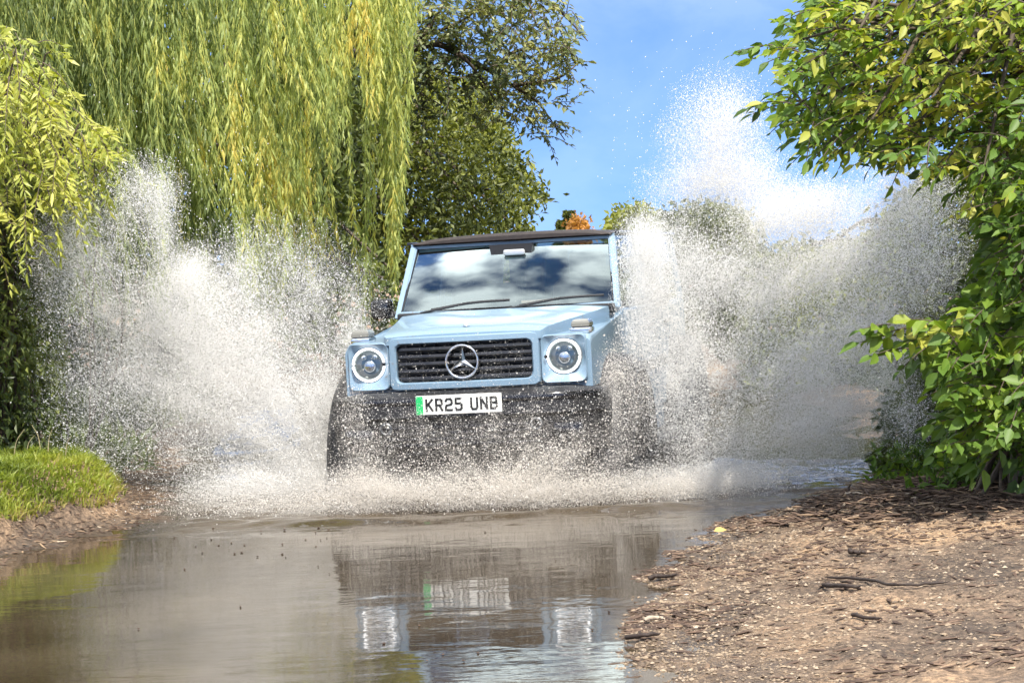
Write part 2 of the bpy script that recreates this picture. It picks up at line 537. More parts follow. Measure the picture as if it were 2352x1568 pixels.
# dried splashes of mud and grime on the paint
_n, _l = M['paint'].node_tree.nodes, M['paint'].node_tree.links
_b = _n['Principled BSDF']; _src = _b.inputs['Base Color'].links[0].from_socket
_tc = _n.new('ShaderNodeTexCoord'); _nz = _n.new('ShaderNodeTexNoise'); _nz.inputs['Scale'].default_value = 42; _nz.inputs['Detail'].default_value = 5; _nz.inputs['Roughness'].default_value = .7
_l.new(_tc.outputs['Object'], _nz.inputs['Vector'])
_nb = _n.new('ShaderNodeTexNoise'); _nb.inputs['Scale'].default_value = 3.5; _l.new(_tc.outputs['Object'], _nb.inputs['Vector'])
_ad = _n.new('ShaderNodeMath'); _ad.operation = 'MULTIPLY_ADD'; _ad.inputs[1].default_value = .35
_l.new(_nb.outputs['Fac'], _ad.inputs[0]); _l.new(_nz.outputs['Fac'], _ad.inputs[2])
_mr = _n.new('ShaderNodeMapRange'); _mr.inputs['From Min'].default_value = .80; _mr.inputs['From Max'].default_value = .90; _mr.inputs['To Max'].default_value = .75
_l.new(_ad.outputs['Value'], _mr.inputs['Value'])
_mx = _n.new('ShaderNodeMix'); _mx.data_type = 'RGBA'; _mx.inputs['B'].default_value = (.20, .155, .11, 1)
_l.new(_mr.outputs['Result'], _mx.inputs['Factor']); _l.new(_src, _mx.inputs['A']); _l.new(_mx.outputs['Result'], _b.inputs['Base Color'])


def glass(name, tint, refl, rough=.01):
    m_, n, l, b = new_mat(name)
    n.remove(b)
    tr = n.new('ShaderNodeBsdfTransparent'); tr.inputs['Color'].default_value = (*tint, 1)
    gs = n.new('ShaderNodeBsdfGlossy'); gs.inputs['Roughness'].default_value = rough; gs.inputs['Color'].default_value = (.84, .97, .95, 1)
    fr = n.new('ShaderNodeLayerWeight'); fr.inputs['Blend'].default_value = .35
    mr = n.new('ShaderNodeMapRange'); mr.inputs['To Min'].default_value = refl; mr.inputs['To Max'].default_value = 1
    l.new(fr.outputs['Fresnel'], mr.inputs['Value'])
    ms = n.new('ShaderNodeMixShader'); l.new(mr.outputs['Result'], ms.inputs['Fac'])
    l.new(tr.outputs['BSDF'], ms.inputs[1]); l.new(gs.outputs['BSDF'], ms.inputs[2])
    l.new(ms.outputs['Shader'], n['Material Output'].inputs['Surface'])
    return m_


M['windscreen'] = glass('windscreen_glass', (.47, .55, .55), .14, .03)
M['glass'] = glass('side_glass', (.25, .30, .31), .12)
M['lens'] = glass('lamp_lens', (.85, .87, .88), .06)

GROUND_Z = -.30
car = empty('off_road_car', (-.282, 12.93, GROUND_Z))
car.rotation_euler = (0, math.radians(-1.0), math.radians(-12.0))
tag(car, 'pale blue boxy off-road car with black roof driving through the flooded ford', 'car')


def B(name, mat, parent=car, **k):
    bm = bmesh.new()
    return bm, (lambda: bm_done(name, bm, M[mat], parent, **k))


def rrect(hx, hz, cx, cz, r, n=6):
    """Rounded rectangle outline in x,z, counter-clockwise."""
    out = []
    for (sx, sz, a0) in ((1, 1, 0), (-1, 1, 90), (-1, -1, 180), (1, -1, 270)):
        for k in range(n + 1):
            a = math.radians(a0 + 90 * k / n)
            out.append((cx + sx * (hx - r) + r * math.cos(a), cz + sz * (hz - r) + r * math.sin(a)))
    return out


def resample(out, n):
    o = np.array(out + [out[0]]); d = np.r_[0, np.cumsum(np.hypot(*np.diff(o, axis=0).T))]
    s = np.linspace(0, d[-1], n, endpoint=False)
    return np.stack([np.interp(s, d, o[:, 0]), np.interp(s, d, o[:, 1])], 1)


# --- body shell: side profile with wheel-arch cut-outs, extruded across
WY = (.80, 3.69); WZ = .40; WR = .41
def arch(cy_, r, n=14): return [(cy_ + r * math.cos(math.pi - math.pi * k / n), WZ + .06 + r * math.sin(math.pi - math.pi * k / n)) for k in range(n + 1)]
prof = [(.12, .93), (.30, .93)] + [p for p in arch(WY[0], .53) if p[0] > .40 and (p[0] > WY[0] or p[1] > .93)] + [(1.36, .46), (3.12, .46)] + arch(WY[1], .53) + [(4.42, .50), (4.50, .62), (4.50, 1.36), (1.36, 1.36), (1.28, 1.285), (.16, 1.245), (.12, 1.22)]
bm, done = B('body_shell', 'paint')
HW = .765
def side(x): return [bm.verts.new((x, y, z)) for y, z in prof]
a, b = side(-HW), side(HW)
for k in range(len(prof)):
    j = (k + 1) % len(prof)
    bm.faces.new((a[k], a[j], b[j], b[k]))
bm.faces.new(a[::-1]); bm.faces.new(b)
es = [e for e in bm.edges if abs(e.verts[0].co.x) > .7 and abs(e.verts[1].co.x) > .7 and e.verts[0].co.x * e.verts[1].co.x > 0 and min(v.co.z for v in e.verts) > 1.2]
bmesh.ops.bevel(bm, geom=es, offset=.035, segments=3, profile=.5, affect='EDGES')
body = done()

# --- front: panel round each headlamp
for s in (-1, 1):
    N = 56
    cxp, czp, hx, hz = s * .605, 1.105, .135, .145
    bm, done = B('headlamp_panel', 'paint', smooth=True, angle=35)
    out0 = resample(rrect(hx, hz, cxp, czp, .035), N)
    ang = np.arctan2(out0[:, 1] - 1.118, out0[:, 0] - s * .605)
    recess = np.array([[s * .605 + .110 * math.cos(t), 1.118 + .110 * math.sin(t)] for t in ang])
    mid = out0 * .35 + recess * .65
    yb = lambda p, y: [(q[0], y + .05 * max(0, (abs(q[0]) - .64)) / .1, q[1]) for q in p]
    loft(bm, [yb(out0, .14), yb(out0 * 1.0, .048), [(q[0], .04 + .05 * max(0, (abs(q[0]) - .64)) / .1, q[1]) for q in (out0 - [cxp, czp]) * .96 + [cxp, czp]],
              yb(mid, .062), yb(recess, .072), [(q[0], .15, q[1]) for q in recess]], cap=False)
    panel = done()
    # headlamp
    lamp = empty('headlamp', (s * .605, .075, 1.118), car)
    bm, done = B('lamp_bowl', 'lamp_dark', lamp, smooth=True)
    prof_l = [(.006, .06), (.03, .055), (.06, .045), (.085, .02), (.092, 0), (.106, .0), (.1095, .02)]
    loft(bm, [[(r * math.cos(t), y, r * math.sin(t)) for t in np.linspace(0, 2 * math.pi, 32, endpoint=False)] for r, y in prof_l], cap=False)
    done()
    for half in (0, 1):
        bm, done = B('light_ring', 'drl', lamp, smooth=True)
        a0 = math.pi * half + .05
        secs = []
        for t in np.linspace(a0, a0 + math.pi - .1, 26):
            secs.append([((.098 + .0065 * math.cos(q)) * math.cos(t), -.006 + .008 * math.sin(q), (.098 + .0065 * math.cos(q)) * math.sin(t)) for q in np.linspace(0, 2 * math.pi, 8, endpoint=False)])
        loft(bm, secs)
        done()
    bm, done = B('projector', 'chrome', lamp, smooth=True)
    for (ox, oz, R) in ((0, -.01, .038), (.035, .045, .018), (-.035, .045, .018)):
        loft(bm, [[(ox + r * math.cos(t), y, oz + r * math.sin(t)) for t in np.linspace(0, 2 * math.pi, 16, endpoint=False)] for r, y in ((R, .05), (R, .02), (R * .8, .012))], cap=True)
    done()
    bm, done = B('lens', 'lens', lamp, smooth=True)
    loft(bm, [[(r * math.cos(t), y, r * math.sin(t)) for t in np.linspace(0, 2 * math.pi, 32, endpoint=False)] for r, y in ((.091, -.002), (.08, -.012), (.05, -.02), (.01, -.023))], cap=False)
    done()
    # washer cover between lamp and grille
    bm, done = B('sensor_cap', 'gloss_black', smooth=True)
    loft(bm, [[(s * .502 + r * math.cos(t), y, 1.12 + r * 1.3 * math.sin(t)) for t in np.linspace(0, 2 * math.pi, 12, endpoint=False)] for r, y in ((.010, .05), (.009, .036), (.003, .034))])
    done()
    # turn indicator on the wing
    bm, done = B('indicator_base', 'chrome', smooth=True, angle=30)
    box(bm, s * .69 - .062, s * .69 + .062, .20, .36, 1.245, 1.282, .012)
    ib = done()
    bm, done = B('indicator_lens', 'amber', ib, smooth=True, angle=30)
    lo = [(s * .69 - .055, .205), (s * .69 + .055, .205), (s * .69 + .055, .35), (s * .69 - .055, .35)]
    hi = [(s * .69 - .038, .225), (s * .69 + .038, .225), (s * .69 + .038, .33), (s * .69 - .038, .33)]
    loft(bm, [[(x, y, 1.282) for x, y in lo], [(x, y, 1.314) for x, y in lo], [(x, y, 1.330) for x, y in hi]])
    bmesh.ops.bevel(bm, geom=bm.edges[:], offset=.005, segments=2, affect='EDGES')
    done()

# --- grille surround, proud of the lamp panels
bm, done = B('grille_surround', 'paint', smooth=True, angle=35)
N = 80
o1 = resample(rrect(.468, .160, 0, 1.115, .03), N)
i1 = resample(rrect(.420, .116, 0, 1.117, .035), N)
crown = lambda p, y: [(q[0], y + .055 * (q[0] / .47) ** 2, q[1]) for q in p]
loft(bm, [crown(o1, .14), crown(o1, -.005), crown((o1 - [0, 1.115]) * [.985, .96] + [0, 1.115], -.018), crown((i1 - [0, 1.117]) * [1.02, 1.06] + [0, 1.117], -.020), crown(i1, -.008), crown(i1, .09)], cap=False)
done()
grille = empty('grille', (0, 0, 0), car)
bm, done = B('mesh_backing', 'black_plastic', grille)
box(bm, -.43, .43, .075, .088, .995, 1.24); done()
for k in range(5):
    z = 1.031 + k * .044
    bm, done = B('slat', 'gloss_black', grille, smooth=True, angle=40)
    prof_s = [(.0, -.012), (.005, -.016), (.04, -.002), (.04, .012), (.005, .004)]
    loft(bm, [[(x, .008 + y + .055 * (x / .47) ** 2, z + dz) for y, dz in prof_s] for x in np.linspace(-.415, .415, 13)])
    sl = done()
    bm, done = B('bright_edge', 'alloy', sl)
    loft(bm, [[(x, .004 + y + .055 * (x / .47) ** 2, z + dz) for y, dz in ((0, -.0175), (.004, -.020), (.012, -.016), (.006, -.0135))] for x in np.linspace(-.41, .41, 13)])
    done()
for k in range(9):
    bm, done = B('grille_bar', 'black_plastic', grille)
    x = -.36 + k * .09
    box(bm, x - .004, x + .004, .045, .074, 1.003, 1.231); done()

# --- three-pointed star in a ring
star = empty('front_emblem', (0, -.012, 1.117), car)
bm, done = B('emblem_ring', 'chrome', star, smooth=True)
loft(bm, [[((.098 + .0075 * math.cos(q)) * math.cos(t), -.004 + .009 * math.sin(q), (.098 + .0075 * math.cos(q)) * math.sin(t)) for q in np.linspace(0, 2 * math.pi, 8, endpoint=False)] for t in np.linspace(0, 2 * math.pi, 49)], cap=False)
done()
for k in range(3):
    t = math.radians(90 + 120 * k)
    d, p = Vector((math.cos(t), 0, math.sin(t))), Vector((-math.sin(t), 0, math.cos(t)))
    bm, done = B('emblem_arm', 'chrome', star)
    w0, w1 = .0175, .003
    pts = [d * -.012, p * w0 + d * .010, p * w1 + d * .096, p * -w1 + d * .096, p * -w0 + d * .010]
    base = [bm.verts.new(q + Vector((0, .004, 0))) for q in pts]
    ridge = [bm.verts.new(d * .002 + Vector((0, -.014, 0))), bm.verts.new(d * .094 + Vector((0, -.008, 0)))]
    for f in ((base[0], base[1], ridge[0]), (base[1], base[2], ridge[1], ridge[0]), (base[2], base[3], ridge[1]), (base[3], base[4], ridge[0], ridge[1]), (base[4], base[0], ridge[0])):
        bm.faces.new(f)
    bm.faces.new(base[::-1])
    done()

# --- bonnet
bm, done = B('bonnet', 'paint', smooth=True, angle=40)
secs = []
for y, hw, z, cr in ((.035, .475, 1.278, .010), (.05, .492, 1.287, .014), (.10, .502, 1.298, .017), (.30, .535, 1.315, .02), (.70, .60, 1.340, .022), (1.08, .665, 1.366, .02), (1.26, .695, 1.380, .018)):
    top = []
    for u in np.linspace(-1, 1, 17):
        e = 1 - abs(u) ** 2
        power = .005 * (sstep(.30, .46, abs(u)) - sstep(.80, .97, abs(u)) * 1.2) * min(1, y / .15)
        top.append((u * hw, y, z + cr * e + float(power)))
    secs.append(top + [(hw + .004, y, z - .03), (hw, y, 1.232), (-hw, y, 1.232), (-hw - .004, y, z - .03)])
loft(bm, secs)
bonnet = done()
bm, done = B('bonnet_badge', 'chrome', bonnet, smooth=True)
loft(bm, [[(r * math.cos(t), .15 + r * math.sin(t), z) for t in np.linspace(0, 2 * math.pi, 16, endpoint=False)] for r, z in ((.022, 1.322), (.022, 1.331), (.012, 1.334))])
done()
bm, done = B('scuttle', 'black_plastic')
box(bm, -.73, .73, 1.262, 1.36, 1.34, 1.398, .01); done()

# --- cabin: pillars, roof, glass
WB, WT = (1.34, 1.392), (1.655, 1.835)     # windscreen foot and head (y, z)
XB, XT = .762, .700
def quad_bar(name, mat, p0, p1, wx, wy, parent=car):
    bm, done = B(name, mat, parent)
    d = Vector(p1) - Vector(p0)
    loft(bm, [[(p[0] + sx * wx / 2, p[1] + sy * wy / 2, p[2]) for sx, sy in ((-1, -1), (1, -1), (1, 1), (-1, 1))] for p in (p0, p1)])
    bmesh.ops.bevel(bm, geom=bm.edges[:], offset=min(wx, wy) * .2, segments=2, affect='EDGES')
    return done()
for s in (-1, 1):
    quad_bar('windscreen_pillar', 'paint', (s * (XB - .022), WB[0], WB[1] - .03), (s * (XT - .022), WT[0], WT[1] + .01), .046, .07)
    quad_bar('door_pillar', 'paint', (s * .75, 2.52, 1.35), (s * .69, 2.55, 1.85), .04, .10)
    quad_bar('rear_pillar', 'paint', (s * .75, 3.42, 1.35), (s * .69, 3.42, 1.85), .04, .14)
    quad_bar('corner_pillar', 'paint', (s * .74, 4.42, 1.35), (s * .68, 4.36, 1.85), .06, .12)
    for (y0, y1, t0) in ((1.40, 2.47, .33), (2.58, 3.35, 0), (3.50, 4.35, 0)):
        bm, done = B('side_window', 'glass')
        q = [(s * .748, y0, 1.365), (s * .748, y1, 1.365), (s * .692, y1, 1.845), (s * .692, y0 + t0, 1.845)]
        a = [bm.verts.new(p) for p in q]; b = [bm.verts.new((p[0] - s * .006, p[1], p[2])) for p in q]
        bm.faces.new(a); bm.faces.new(b[::-1])
        for k in range(4): bm.faces.new((a[k], a[(k + 1) % 4], b[(k + 1) % 4], b[k]))
        done()
    for (y0, y1) in ((1.42, 2.50), (2.54, 3.36)):
        bm, done = B('door', 'paint')
        box(bm, min(s * .766, s * .784), max(s * .766, s * .784), y0, y1, .60 if y0 < 2 else .62, 1.345, .008)
        dr = done()
        bm, done = B('door_handle', 'gloss_black', dr)
        box(bm, min(s * .785, s * .81), max(s * .785, s * .81), y1 - .20, y1 - .06, 1.20, 1.23, .006); done()
    bm, done = B('side_strip', 'black_plastic')
    box(bm, min(s * .785, s * .803), max(s * .785, s * .803), 1.40, 3.10, .90, .98, .006); done()
    bm, done = B('side_step', 'black_plastic')
    box(bm, min(s * .72, s * .90), max(s * .72, s * .90), 1.45, 3.05, .40, .45, .015); done()
    # wing mirror
    bm, done = B('wing_mirror', 'gloss_black', smooth=True, angle=40)
    box(bm, min(s * .88, s * 1.03), max(s * .88, s * 1.03), 1.66, 1.78, 1.36, 1.50, .035, 3)
    wmr = done()
    bm, done = B('mirror_arm', 'black_plastic', wmr)
    box(bm, min(s * .76, s * .92), max(s * .76, s * .92), 1.68, 1.75, 1.37, 1.41, .01); done()
    bm, done = B('mirror_glass', 'chrome', wmr)
    box(bm, min(s * .90, s * 1.01), max(s * .90, s * 1.01), 1.781, 1.785, 1.385, 1.48); done()

bm, done = B('windscreen_header', 'paint')
loft(bm, [[(x, WT[0] - .03 + dy + .0 * abs(x), z) for dy, z in ((0, 1.822), (.06, 1.822), (.07, 1.856), (.0, 1.856))] for x in np.linspace(-.70, .70, 9)])
done()
bm, done = B('windscreen_sill', 'paint')
loft(bm, [[(x, WB[0] + dy, z) for dy, z in ((-.03, 1.375), (.03, 1.375), (.03, 1.408), (-.015, 1.408))] for x in np.linspace(-.74, .74, 5)])
done()
bm, done = B('windscreen', 'windscreen', smooth=True)
rows = []
for v in np.linspace(0, 1, 9):
    rows.append([(u * ((XB - .04) * (1 - v) + (XT - .04) * v), WB[0] + (WT[0] - WB[0]) * v - .014 * (1 - u * u) - .022 * v * (1 - v), 1.40 + (1.828 - 1.40) * v) for u in np.linspace(-1, 1, 17)])
loft(bm, rows, cap=False, closed=False)
ws = done()
bm, done = B('windscreen_seal', 'gloss_black', ws)
hb, ht = XB - .045, XT - .045
for p0, p1 in (((-hb, 0), (hb, 0)), ((hb, 0), (ht, 1)), ((ht, 1), (-ht, 1)), ((-ht, 1), (-hb, 0))):
    pts = []
    for t in np.linspace(0, 1, 9):
        x = p0[0] + (p1[0] - p0[0]) * t; v = p0[1] + (p1[1] - p0[1]) * t
        u = x / (hb * (1 - v) + ht * v)
        pts.append((x, WB[0] + (WT[0] - WB[0]) * v - .014 * (1 - u * u) - .022 * v * (1 - v) - .004, 1.403 + (1.825 - 1.403) * v))
    Vt, Ft = tube_np(pts, .0065, 5)
    vv = [bm.verts.new(q) for q in Vt]
    for f in Ft: bm.faces.new([vv[k] for k in f])
done()
bm, done = B('roof', 'roof_black', smooth=True, angle=35)
secs = []
for y, hw, z in ((1.605, .675, 1.862), (1.625, .69, 1.878), (1.75, .70, 1.884), (3.0, .705, 1.888), (4.25, .70, 1.884), (4.46, .69, 1.87)):
    top = [(u * hw, y, z + .018 * (1 - u * u) - .02 * abs(u) ** 8) for u in np.linspace(-1, 1, 15)]
    secs.append(top + [(hw, y, 1.853), (-hw, y, 1.853)])
loft(bm, secs)
done()
bm, done = B('roof_gutter', 'gloss_black')
for s in (-1, 1): box(bm, min(s * .70, s * .735), max(s * .70, s * .735), 1.64, 4.42, 1.852, 1.872, .005)
done()
bm, done = B('rear_window', 'glass'); box(bm, -.62, .62, 4.42, 4.428, 1.40, 1.82); done()
bm, done = B('tailgate_box', 'paint'); box(bm, -.36, .36, 4.51, 4.66, .78, 1.34, .05, 3); done()
bm, done = B('rear_bumper', 'black_plastic'); box(bm, -.85, .85, 4.40, 4.60, .50, .72, .04, 3); done()

# camera housing and mirror behind the screen
bm, done = B('camera_housing', 'black_plastic')
loft(bm, [[(sx * h, y, z) for sx, y in ((-1, 1.585), (1, 1.585), (1, 1.70), (-1, 1.70))] for h, z in ((.15, 1.822), (.135, 1.735))])
hs = done()
bm, done = B('rear_view_mirror', 'silver_trim'); box(bm, -.05, .10, 1.545, 1.575, 1.745, 1.785, .014, 3); done()

# wipers
for (x0, x1, xp) in ((-.50, .03, -.30), (.10, .66, .42)):
    bm, done = B('wiper', 'black_plastic')
    for pts, r in (([(x0 - .0, WB[0] - .055, 1.412), ((x0 + x1) / 2, WB[0] - .045, 1.445), (x1, WB[0] - .03, 1.452)], .009),
                   ([((x0 + x1) / 2, WB[0] - .05, 1.448), (x0 + .06, WB[0] - .075, 1.415), (x0 - .07, WB[0] - .07, 1.395)], .008)):
        Vt, Ft = tube_np(curve_pts(pts, 6), r, 6)
        vv = [bm.verts.new(q) for q in Vt]
        for f in Ft: bm.faces.new([vv[k] for k in f])
    done()

# dashboard, seats, steering wheel
bm, done = B('dashboard', 'cabin_grey'); box(bm, -.68, .68, 1.40, 1.80, 1.10, 1.385, .05, 3); done()
bm, done = B('bulkhead', 'cabin_grey'); box(bm, -.68, .68, 2.86, 2.95, .9, 1.40, .02); done()
for s in (-1, 1):
    bm, done = B('front_seat', 'leather', smooth=True, angle=40)
    box(bm, s * .37 - .25, s * .37 + .25, 2.32, 2.47, 1.0, 1.56, .06, 3)
    seat = done()
    bm, done = B('headrest', 'leather', seat, smooth=True, angle=40)
    box(bm, s * .37 - .13, s * .37 + .13, 2.36, 2.45, 1.58, 1.75, .035, 3); done()
bm, done = B('steering_wheel', 'gloss_black', smooth=True)
loft(bm, [[(-.36 + (.18 + .014 * math.cos(q)) * math.cos(t), 1.93 + .5 * .18 * math.sin(t) * .6 + .014 * math.sin(q), 1.32 + (.18 + .014 * math.cos(q)) * math.sin(t) * .9) for q in np.linspace(0, 2 * math.pi, 8, endpoint=False)] for t in np.linspace(0, 2 * math.pi, 33)], cap=False)
done()

# --- bumper, skid plate, towing eyes
bm, done = B('front_bumper', 'black_plastic', smooth=True, angle=40)
secs = []
for x in np.linspace(-.85, .85, 25):
    sw = .20 * max(0, (abs(x) - .50) / .35) ** 2
    zt = .945 - .03 * max(0, (abs(x) - .65) / .2)
    secs.append([(x, -.10 + sw, zt), (x, -.145 + sw, zt - .025), (x, -.150 + sw, .80), (x, -.115 + sw, .775), (x, -.10 + sw, .62), (x, -.06 + sw, .56), (x, .16 + sw * .5, .56), (x, .16 + sw * .5, zt)])
loft(bm, secs)
bumper = done()
bm, done = B('bumper_strip', 'gloss_black', bumper, smooth=True, angle=40)
loft(bm, [[(x, y - .155 + .20 * max(0, (abs(x) - .50) / .35) ** 2, z) for y, z in ((0, .915), (-.006, .905), (-.006, .885), (0, .875), (.01, .875), (.01, .915))] for x in np.linspace(-.83, .83, 25)])
done()
for k in range(4):
    bm, done = B('intake_bar', 'gloss_black', bumper)
    z = .635 + k * .034
    box(bm, -.48, .48, -.128 + .004 * k * 0, -.10, z - .007, z + .007, .002); done()
for s in (-1, 1):
    bm, done = B('fog_bezel', 'gloss_black', bumper, smooth=True, angle=40)
    box(bm, s * .64 - .09, s * .64 + .09, -.112, -.02, .64, .74, .02); done()
    bm, done = B('towing_eye', 'alloy', bumper, smooth=True)
    loft(bm, [[(s * .46 + (.032 + .010 * math.cos(q)) * math.cos(t), -.14 + .010 * math.sin(q), .735 + (.032 + .010 * math.cos(q)) * math.sin(t)) for q in np.linspace(0, 2 * math.pi, 8, endpoint=False)] for t in np.linspace(0, 2 * math.pi, 21)], cap=False)
    done()
bm, done = B('skid_plate', 'black_plastic', bumper)
loft(bm, [[(x, y, z) for y, z in ((-.08, .575), (.02, .46), (.20, .40), (.20, .42), (.03, .48), (-.07, .59))] for x in (-.42, .42)])
done()
bm, done = B('underbody', 'black_plastic'); box(bm, -.62, .62, .25, 4.3, .34, .60, .03); done()

# --- number plate
plate = empty('number_plate', (0.0, -.166, .872), car)
bm, done = B('plate_board', 'plate_white', plate); box(bm, -.262, .262, 0, .012, -.057, .057, .004); done()
bm, done = B('plate_band', 'plate_green', plate); box(bm, -.259, -.217, -.0025, 0.004, -.0545, .0545); done()
GL = {'K': [[(0, 0), (0, 1)], [(1, 1), (.08, .46)], [(.30, .60), (1, 0)]],
      'R': [[(0, 0), (0, 1), (.70, 1), (.95, .90), (.95, .58), (.70, .48), (0, .48)], [(.55, .48), (1, 0)]],
      '2': [[(0, .82), (.18, 1), (.80, 1), (1, .84), (1, .62), (.86, .50), (.14, .42), (0, .28), (0, 0), (1, 0)]],
      '5': [[(.95, 1), (.06, 1), (.02, .56), (.78, .58), (1, .44), (1, .14), (.80, 0), (.16, 0), (0, .14)]],
      'U': [[(0, 1), (0, .18), (.18, 0), (.82, 0), (1, .18), (1, 1)]],
      'N': [[(0, 0), (0, 1), (1, 0), (1, 1)]],
      'B': [[(0, 0), (0, 1), (.72, 1), (.94, .88), (.94, .62), (.72, .52), (0, .52)], [(.72, .52), (1, .40), (1, .12), (.76, 0), (0, 0)]]}
xc = -.196
for ch in 'KR25 UNB':
    if ch == ' ':
        xc += .036; continue
    bm, done = B('plate_character', 'plate_black', plate)
    cw, chh, st = .036, .065, .0066
    for pl in GL[ch]:
        q = [np.array([xc + x * cw, -.0325 + z * chh]) for x, z in pl]
        for k in range(len(q) - 1):
            d = q[k + 1] - q[k]; d /= np.linalg.norm(d); nn = np.array([-d[1], d[0]]) * st
            e0 = q[k] - d * st * .8; e1 = q[k + 1] + d * st * .8
            yy = -.0022 - .00012 * k
            vv = [bm.verts.new((p[0], yy, p[1])) for p in (e0 - nn, e1 - nn, e1 + nn, e0 + nn)]
            v2 = [bm.verts.new((p[0], .004, p[1])) for p in (e0 - nn, e1 - nn, e1 + nn, e0 + nn)]
            bm.faces.new(vv); bm.faces.new(v2[::-1])
            for t in range(4): bm.faces.new((vv[t], vv[(t + 1) % 4], v2[(t + 1) % 4], v2[t]))
    done()
    xc += .0595

# --- wheels and arch flares
def make_wheel():
    w = empty('wheel', (0, 0, 0), car)
    bm = bmesh.new()
    prof_t = [(.255, -.10), (.30, -.125), (.36, -.135), (.395, -.125), (.41, -.10), (.412, 0), (.41, .10), (.395, .125), (.36, .135), (.30, .125), (.255, .10)]
    loft(bm, [[(x, r * math.cos(t), r * math.sin(t)) for t in np.linspace(0, 2 * math.pi, 48, endpoint=False)] for r, x in prof_t], cap=False)
    for k in range(36):
        t = 2 * math.pi * k / 36
        for xx in (-.085, 0, .085):
            t2 = t + (.05 if xx == 0 else 0)
            rr = bmesh.ops.create_cube(bm, size=1.0)['verts']
            for v in rr:
                r = .410 + v.co.z * .022; a = t2 + v.co.y * .11
                v.co = Vector((xx + v.co.x * .062, r * math.cos(a), r * math.sin(a)))
    bm_done('tyre', bm, M['rubber'], w, smooth=True, angle=35)
    bm = bmesh.new()
    loft(bm, [[(x, r * math.cos(t), r * math.sin(t)) for t in np.linspace(0, 2 * math.pi, 40, endpoint=False)] for r, x in ((.258, .10), (.268, .115), (.25, .118), (.235, .09), (.225, .0), (.06, .0), (.05, .07), (.01, .075))], cap=False)
    for k in range(5):
        t = 2 * math.pi * k / 5
        d, p = (math.cos(t), math.sin(t)), (-math.sin(t), math.cos(t))
        loft(bm, [[(x, d[0] * r + p[0] * h, d[1] * r + p[1] * h) for x, h in ((.03, -wd), (.085, -wd * .7), (.085, wd * .7), (.03, wd))] for r, wd in ((.04, .045), (.24, .035))])
    bm_done('rim', bm, M['rim'], w, smooth=True, angle=35)
    return w
wh = make_wheel()
for k, (sx, wy) in enumerate(((1, WY[0]), (-1, WY[0]), (1, WY[1]), (-1, WY[1]))):
    o = wh
    if k:
        o = wh.copy(); col.objects.link(o)
        for ch in list(wh.children):
            c = ch.copy(); col.objects.link(c); c.parent = o
    o.location = (sx * .80, wy, WZ); o.rotation_euler = (.35 * k, 0, 0 if sx > 0 else math.pi)
    bm, done = B('wheel_arch_flare', 'black_plastic', smooth=True, angle=40)
    secs = []
    for t in np.linspace(math.radians(-8), math.radians(188), 22):
        c_, s_ = math.cos(t), math.sin(t)
        secs.append([(sx * x, wy + r * c_, WZ + .06 + r * s_) for x, r in ((.74, .525), (.945, .515), (.965, .53), (.955, .575), (.90, .62), (.74, .64))])
    loft(bm, secs); done()

# ================================================================== vegetation
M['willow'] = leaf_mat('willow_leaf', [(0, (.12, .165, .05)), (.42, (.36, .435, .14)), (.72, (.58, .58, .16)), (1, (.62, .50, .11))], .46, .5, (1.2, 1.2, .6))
M['shrub_yellow'] = leaf_mat('yellow_green_leaf', [(0, (.12, .16, .025)), (.5, (.32, .36, .06)), (1, (.50, .49, .11))], .38, .42)
M['dark_shaded'] = leaf_mat('dark_and_shaded_leaf', [(0, (.04, .06, .015)), (.5, (.095, .13, .03)), (1, (.22, .25, .06))], .3, .45)  # dark leaf green; holds painted shade for hedge, bramble and willow backdrop
M['tree_dark'] = leaf_mat('dark_tree_leaf', [(0, (.055, .072, .018)), (.5, (.13, .155, .03)), (1, (.26, .28, .05))], .35, .5)
M['branch_leaf'] = leaf_mat('grey_green_leaf', [(0, (.075, .10, .045)), (.5, (.155, .19, .08)), (1, (.29, .29, .09))], .3, .45)
M['broad_leaf'] = leaf_mat('broad_leaf', [(0, (.05, .10, .018)), (.5, (.12, .215, .03)), (.85, (.24, .33, .04)), (1, (.42, .42, .08))], .42, .5)
M['orange_leaf'] = leaf_mat('orange_leaf', [(0, (.24, .12, .03)), (1, (.46, .22, .04))], .3, .5)
M['grass'] = leaf_mat('grass_blade', [(0, (.12, .16, .03)), (.5, (.27, .33, .06)), (.9, (.42, .44, .10)), (1, (.45, .38, .15))], .4, .45)
M['dry_grass'] = plain('dry_grass', (.34, .29, .16), .7, noise=.3)

UP = np.array([0, 0, 1.0])


def rand_dirs(r, n, up=0.0):
    d = r.normal(size=(n, 3)); d[:, 2] += up
    return unit(d)


def clump_tint(P, r, scale, lo=.0, hi=1.0, spread=.18):
    t = fbm(P * scale + 11.7, 3)
    t = np.clip((t - .32) / .36, 0, 1)
    return np.clip(lo + (hi - lo) * t + r.normal(0, spread, len(P)), 0, 1)


